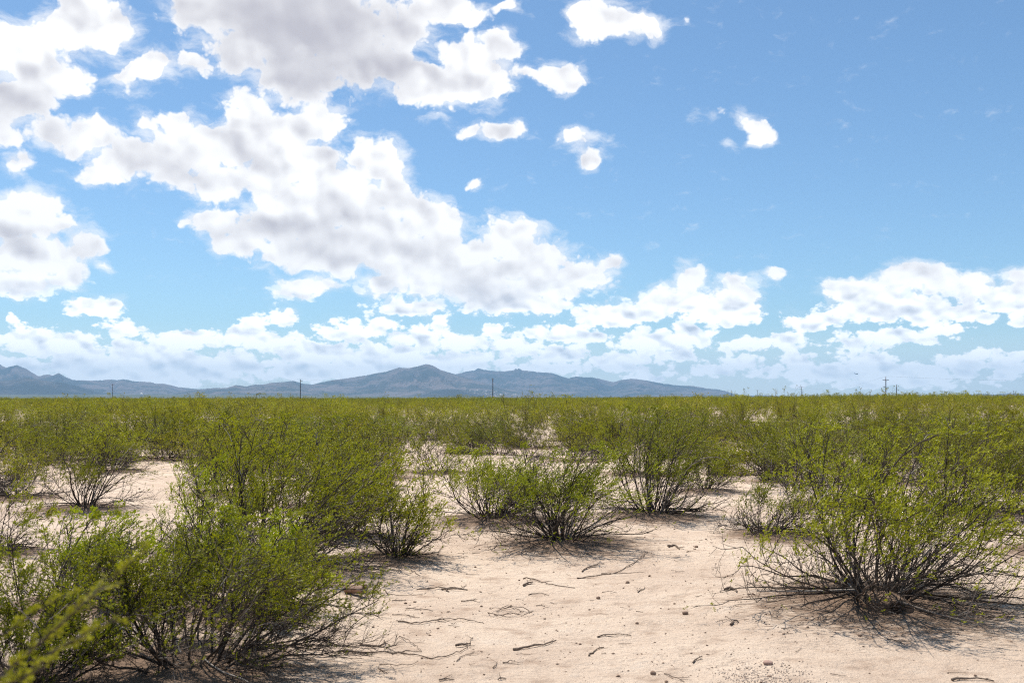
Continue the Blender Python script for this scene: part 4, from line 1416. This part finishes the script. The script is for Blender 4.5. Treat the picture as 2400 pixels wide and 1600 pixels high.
# (polyline in the enlarged view, thickness in mm, label)
STICKS = [
    ([(370, 330), (400, 355), (480, 356), (595, 342)], 9, 'curved dead stick on the sand right of the rusty can'),
    ([(560, 315), (640, 312), (705, 312), (820, 318), (850, 292)], 10, 'stick with an upturned end between the can and the fallen branch pile'),
    ([(705, 318), (760, 322), (855, 322)], 20, 'thick stub of wood under the upturned stick'),
    ([(1180, 258), (1260, 270), (1340, 290), (1400, 297), (1478, 305)], 13, 'straight dead branch below the round centre bush, sloping right'),
    ([(1180, 295), (1235, 278)], 22, 'short stump lying at the left end of the straight dead branch'),
    ([(1490, 255), (1600, 238), (1720, 228), (1820, 185), (1905, 130)], 11, 'long dead branch curving up to the right of the centre bush'),
    ([(1520, 218), (1570, 196), (1650, 185)], 16, 'short thick stick beneath the right of the centre bush'),
    ([(1630, 230), (1780, 231), (1885, 226)], 8, 'thin stick lying under the long curving branch'),
    ([(1210, 342), (1270, 332), (1325, 345)], 8, 'small bowed stick below the straight dead branch'),
    ([(415, 386), (505, 374)], 10, 'short stick below the curved one near the can'),
    ([(820, 386), (905, 377)], 12, 'short thick stick at left above the twig loop'),
    ([(500, 436), (590, 432), (655, 438)], 9, 'thin straight stick left of the twig loop'),
    ([(455, 507), (570, 517), (640, 501), (720, 496), (800, 492), (945, 504)], 12, 'long wavy branch lying left of the twig loop'),
    ([(420, 474), (480, 470), (575, 484)], 7, 'thin twig just above the long wavy branch'),
    ([(790, 641), (830, 637), (872, 622)], 22, 'short thick chunk of dead wood at lower middle'),
    ([(1120, 657), (1200, 646), (1300, 630), (1368, 612)], 20, 'thick dead stick alone in the middle of the open sand'),
    ([(1615, 584), (1660, 577), (1740, 579), (1808, 578)], 11, 'slim stick to the right on the open sand'),
    ([(1555, 697), (1580, 676), (1642, 644)], 13, 'short slanted stick right of the thick lone one'),
    ([(100, 714), (170, 700), (300, 706), (450, 700), (590, 680)], 13, 'long straight branch at lower left of the open sand'),
    ([(460, 600), (540, 640), (592, 682)], 7, 'thin twig joining the long straight branch from above'),
    ([(450, 702), (560, 712), (650, 737), (760, 710), (840, 668), (890, 580)], 9, 'long thin branch sweeping up in a curve at lower left'),
    ([(350, 776), (420, 790), (520, 786), (575, 760)], 8, 'thin bowed twig below the long straight branch'),
    ([(225, 652), (300, 662), (382, 656), (378, 618)], 19, 'thick bent stick at the foot of the wide lower left bush'),
    ([(790, 742), (840, 706), (897, 684)], 7, 'thin slanted twig right of the sweeping branch'),
    ([(1000, 782), (1036, 744)], 8, 'short twig slanting at the bottom of the sand, left of a pair'),
    ([(1068, 749), (1140, 738)], 9, 'short twig lying flat at the bottom of the sand, right of a pair'),
    ([(695, 862), (735, 850), (778, 852)], 10, 'short stick on the bottom edge at lower left'),
    ([(1032, 846), (1072, 834)], 10, 'tiny stick on the bottom edge at middle'),
    ([(340, 804), (395, 836)], 11, 'short dark stick slanting down at lower left corner of the sand'),
    ([(2000, 800), (2060, 828), (2112, 856)], 9, 'straight thin stick slanting down at bottom right of centre'),
    ([(2165, 740), (2217, 714)], 11, 'short slanted stick above the bottom right straight one'),
    ([(2020, 97), (2058, 86), (2088, 112)], 26, 'knobby chunk of weathered wood on the sand right of centre'),
    ([(1845, 346), (1892, 322)], 11, 'short stick pointing up right, right of the dark clods'),
    ([(1640, 338), (1725, 343)], 7, 'thin short twig below the long curving branch'),
    ([(1250, 413), (1306, 407)], 9, 'tiny stick just right of the twig loop'),
    ([(230, 238), (320, 236)], 10, 'thin stick under the narrow upright bush, left side'),
    ([(525, 232), (585, 252)], 9, 'short stick under the narrow upright bush, right side'),
    ([(120, 340), (280, 350)], 8, 'straight twig leading right from the rusty can'),
]
STICKS = [([z5(*p) for p in pts], mm, lab) for pts, mm, lab in STICKS]
STICKS += [
    ([(2230, 1597), (2275, 1593), (2325, 1597)], 17, 'thick stick at the bottom edge below the largest bush'),
    ([(2077, 1504), (2100, 1508), (2124, 1515)], 11, 'short stick on the sand in front of the burrow mound'),
    ([(1700, 1394), (1712, 1391), (1722, 1396), (1728, 1403)], 26, 'curled grey bark piece left of the largest bush'),
    ([(1712, 1470), (1722, 1461), (1732, 1466)], 20, 'twisted wood scrap left of the largest bush, lower one'),
]


def stick(pts, mm, label, k, name='dead_stick'):
    r = np.random.default_rng(2000 + k)
    P = np.array([at(*p) for p in pts])
    seg = np.concatenate([[0], np.cumsum(np.linalg.norm(np.diff(P, axis=0), axis=1))])
    n = int(np.clip(seg[-1] / 0.045, 5, 30))
    s = np.linspace(0, seg[-1], n)
    x, y = np.interp(s, seg, P[:, 0]), np.interp(s, seg, P[:, 1])
    for _ in range(2):
        x[1:-1] = (x[:-2] + 2 * x[1:-1] + x[2:]) / 4
        y[1:-1] = (y[:-2] + 2 * y[1:-1] + y[2:]) / 4
    x += r.normal(0, 0.005, n)
    y += r.normal(0, 0.010, n)
    rad = mm / 2000 * np.linspace(1.15, 0.55, n) * r.uniform(0.85, 1.2, n)
    z = ground_z(x, y) + rad * 0.8 + np.abs(r.normal(0, 0.006, n)) + 0.012 * np.sin(np.linspace(0, math.pi, n)) * r.uniform(0, 1)
    path = np.stack([x, y, z], -1)
    v, f, c = capped(path, rad, 7)
    ctr = path.mean(0)
    allv, quads, tris = [v], [f], [c]
    off = len(v)
    for b in range(1 + (mm > 8) + (n > 14)):
        i = int(r.integers(1, n - 1))
        side = 1 if r.random() < .5 else -1
        tang = path[min(i + 1, n - 1)] - path[i - 1]
        tang /= np.linalg.norm(tang)
        dirb = unit(tang * 0.8 + np.array([-tang[1], tang[0], 0.35]) * side * 0.7)
        ln = r.uniform(0.04, 0.13)
        bp = np.array([path[i] + dirb * ln * t + np.array([0, 0, -0.01 * t]) for t in (0, .35, .7, 1)])
        bp[1:, :2] += r.normal(0, .006, (3, 2))
        bp[:, 2] = np.maximum(bp[:, 2], ground_z(bp[:, 0], bp[:, 1]) + 0.002)
        bv, bf, bc = capped(bp, rad[i] * np.array([.6, .5, .4, .25]), 5)
        allv.append(bv)
        quads.append(bf + off)
        tris.append(bc + off)
        off += len(bv)
    o = link(name, mesh_from(name, np.concatenate(allv) - ctr, [np.concatenate(quads), np.concatenate(tris)], [STICKWOOD], smooth=True))
    o.location = ctr
    set_props(o, label, 'stick', 'dead sticks on the sand')


for k, (pts, mm, lab) in enumerate(STICKS):
    stick(pts, mm, lab, k)


def twig_loop():
    r = np.random.default_rng(31)
    cx, cy = z5(1100, 452)
    paths = []
    for k, (rx, ry, a0, a1) in enumerate(((47, 9, 0.2, 2.9), (50, 10, 3.0, 4.9), (38, 6, 0.6, 2.6), (40, 7, 3.5, 5.6), (54, 8, 5.3, 6.6), (30, 9, 1.4, 2.9), (25, 5, 4.0, 5.9))):
        a = np.linspace(a0, a1, 16)
        P = np.array([at(cx + rx * math.cos(q) + r.normal(0, 1.6), cy - ry * math.sin(q) + r.normal(0, .55)) for q in a])
        z = ground_z(P[:, 0], P[:, 1]) + 0.006 + 0.03 * np.abs(np.sin(a * 1.7 + k))
        paths.append(np.column_stack([P, z]))
    paths = np.array(paths)
    ctr = paths.mean((0, 1))
    v, f = tubes(paths - ctr, np.linspace(.0048, .002, 16)[None].repeat(len(paths), 0), 5)
    o = link('twig_loop', mesh_from('twig_loop', v, [f], [STICKWOOD], smooth=True))
    o.location = ctr
    set_props(o, 'oval loop of dry twigs lying in the middle of the open sand', 'twigs')


twig_loop()

# ------------------------------------------------------------------ stones and clods
ICO = None


def lump(subdiv, seed, rough=0.25):
    import bmesh
    bm = bmesh.new()
    bmesh.ops.create_icosphere(bm, subdivisions=subdiv, radius=1)
    v = np.array([x.co[:] for x in bm.verts])
    f = np.array([[q.index for q in p.verts] for p in bm.faces])
    bm.free()
    r = np.random.default_rng(seed)
    k = r.normal(0, 1, (6, 3)) * 1.8
    ph = r.uniform(0, 6.28, 6)
    disp = sum(np.sin(v @ k[i] + ph[i]) for i in range(6)) / 6
    return v * (1 + rough * disp)[:, None] + r.normal(0, rough * 0.12, v.shape), f


def stone_material(name, a, b):
    m, t = new_mat(name)
    pos = t.n('ShaderNodeTexCoord').outputs['Object']
    finish(t, principled(t, t.mix(t.noise(pos, 40.0, 4.0, 0.6), a, b), 0.9, None, 0.2))
    return m


CLOD = stone_material('clod', (0.17, 0.105, 0.07, 1), (0.36, 0.25, 0.18, 1))
PINK = stone_material('pink_stone', (0.32, 0.20, 0.155, 1), (0.46, 0.31, 0.24, 1))
STONES = [
    (1800, 1556, 0.085, 0.022, PINK, 'flat pinkish stone at the bottom right of the sand'),
    (1471, 1367, 0.055, 0.024, CLOD, 'dark clod on the sand below the tall vase-shaped bush'),
    (1402, 1402, 0.055, 0.022, CLOD, 'dark clod right of the twig loop'),
    (1606, 1440, 0.065, 0.028, CLOD, 'reddish clod with a weed on the sand right of centre'),
    (1531, 1574, 0.045, 0.024, CLOD, 'dark clod near the bottom edge right of centre'),
    (1632, 1288, 0.06, 0.026, CLOD, 'dark stone beside the knobby chunk of wood'),
    (1493, 1460, 0.035, 0.017, CLOD, 'small dark clod in the middle right of the open sand'),
    (1803, 1583, 0.045, 0.012, CLOD, 'flat dark stone on the grey gravel at the bottom'),
    (1114, 1331, 0.035, 0.016, CLOD, 'small dark clod below the narrow upright bush'),
]
for k, (px, py, w, h, mat, lab) in enumerate(STONES):
    c = at(px, py)
    v, f = lump(2, 400 + k, 0.35)
    o = link('stone', mesh_from('stone', v * (w * .45, w * .4, h * .8), [f], [mat]))
    o.location = (c[0], c[1], float(ground_z(*c)) + h * 0.45)
    set_props(o, lab, 'stone', 'stones and clods')

# pebbles, droppings and bits too many to count
PEB_V, PEB_F = lump(1, 9, 0.3)


def scatter_pebbles():
    n = 22000
    d = np.sqrt(rng.uniform(6.5 ** 2, 24 ** 2, n))
    a = rng.uniform(-0.55, 0.55, n)
    x, y = a * d, d
    w = fbm(x * 0.6, y * 0.6, 3)
    keep = rng.random(n) < sstep(0.35, 0.6, w) * 0.8 + 0.2
    x, y = x[keep], y[keep]
    n = len(x)
    s = 0.0028 + 0.006 * rng.random(n) ** 2.5 + (rng.random(n) < 0.05) * rng.uniform(0.004, 0.010, n)
    z = ground_z(x, y)
    oct_v = np.array([[0, 0, 1], [1, 0, 0], [0, 1, 0], [-1, 0, 0], [0, -1, 0], [0, 0, -1]], float)
    fac = np.array([[0, 1, 2], [0, 2, 3], [0, 3, 4], [0, 4, 1], [5, 2, 1], [5, 3, 2], [5, 4, 3], [5, 1, 4]])
    v = (oct_v[None] * rng.uniform(0.7, 1.4, (n, 6, 1)) + rng.normal(0, .15, (n, 6, 3))) * (s[:, None, None] * np.array([1.3, 1.2, 0.8]))
    v = v + np.stack([x, y, z + s * 0.4], -1)[:, None, :]
    f = (fac[None] + (np.arange(n) * 6)[:, None, None]).reshape(-1, 3)
    o = link('pebbles', mesh_from('pebbles', v.reshape(-1, 3), [f], [CLOD]))
    set_props(o, 'scattered brown pebbles and crumbs all over the sand', 'pebbles', None, 'stuff')


scatter_pebbles()


def scatter_gravel():
    n = 900
    c = at(1795, 1588)
    x = c[0] + rng.normal(0, 0.20, n)
    y = c[1] + rng.normal(0, 0.22, n)
    s = rng.uniform(0.002, 0.0055, n)
    tet = np.array([[1, 1, 1], [1, -1, -1], [-1, 1, -1], [-1, -1, 1]], float)
    fac = np.array([[0, 1, 2], [0, 3, 1], [0, 2, 3], [1, 3, 2]])
    v = (tet[None] + rng.normal(0, .3, (n, 4, 3))) * s[:, None, None] + np.stack([x, y, ground_z(x, y) + s * .4], -1)[:, None, :]
    f = (fac[None] + (np.arange(n) * 4)[:, None, None]).reshape(-1, 3)
    gm = stone_material('grey_grit', (0.34, 0.27, 0.22, 1), (0.52, 0.43, 0.36, 1))
    set_props(link('gravel', mesh_from('gravel', v.reshape(-1, 3), [f], [gm])), 'patch of coarse grey grit at the bottom of the sand', 'gravel', None, 'stuff')


scatter_gravel()


def scatter_twigs():
    """fine dead twigs and crumbs of bark that collect under and around the bushes"""
    paths = []
    for (bx, by), top, l, r_, *_ in NEAR:
        c = at(bx, by)
        w = (r_ - l) / 2 / F_PX * c[1]
        n = int(np.clip(190 * w * w, 80, 480)) if c[1] < 22 else 40
        rr = np.abs(rng.normal(0, 0.62, n)) * w
        a = rng.uniform(0, 6.28, n)
        x, y = c[0] + rr * np.cos(a), c[1] + rr * np.sin(a) - 0.06
        th = rng.normal(0, 0.9, n)
        ln = 0.03 + 0.16 * rng.random(n) ** 2.5
        for k in range(n):
            t = np.linspace(-.5, .5, 4)
            px_, py_ = x[k] + np.cos(th[k]) * ln[k] * t + rng.normal(0, .006, 4), y[k] + np.sin(th[k]) * ln[k] * t + rng.normal(0, .006, 4)
            paths.append((px_, py_))
    for k in range(260):
        d = math.sqrt(rng.uniform(49, 400))
        a = rng.uniform(-.5, .5)
        th, ln = rng.normal(0, .7), rng.uniform(.03, .14)
        t = np.linspace(-.5, .5, 4)
        paths.append((a * d + math.cos(th) * ln * t + rng.normal(0, .006, 4), d + math.sin(th) * ln * t + rng.normal(0, .006, 4)))
    X = np.array([p[0] for p in paths])
    Y = np.array([p[1] for p in paths])
    Z = ground_z(X, Y) + 0.004 + np.abs(rng.normal(0, .006, X.shape))
    rad = rng.uniform(0.0015, 0.004, len(X))[:, None] * np.linspace(1, .6, 4)[None]
    v, f = tubes(np.stack([X, Y, Z], -1), rad, 4)
    set_props(link('twig_litter', mesh_from('twig_litter', v, [f], [STICKWOOD])), 'fine dead twigs littering the sand under and around the bushes', 'twig litter', None, 'stuff')


scatter_twigs()

# ------------------------------------------------------------------ air between here and the mountains
hv, hf = box_vf(0, 0, 430, 59000, 59000, 920)
hm = bpy.data.materials.new('haze')
hm.use_nodes = True
hm.node_tree.nodes.clear()
H_ = NT(hm.node_tree)
pv = H_.n('ShaderNodeVolumePrincipled')
pv.inputs['Color'].default_value = (0.40, 0.69, 1.0, 1)
pv.inputs['Density'].default_value = 3.7e-5
pv.inputs['Anisotropy'].default_value = 0.0
ho = H_.n('ShaderNodeOutputMaterial', Volume=pv.outputs[0])
haze = link('haze', mesh_from('haze', hv, [hf], [hm]))
set_props(haze, 'thin bluish air between the scrub and the mountains', None, None, 'stuff')
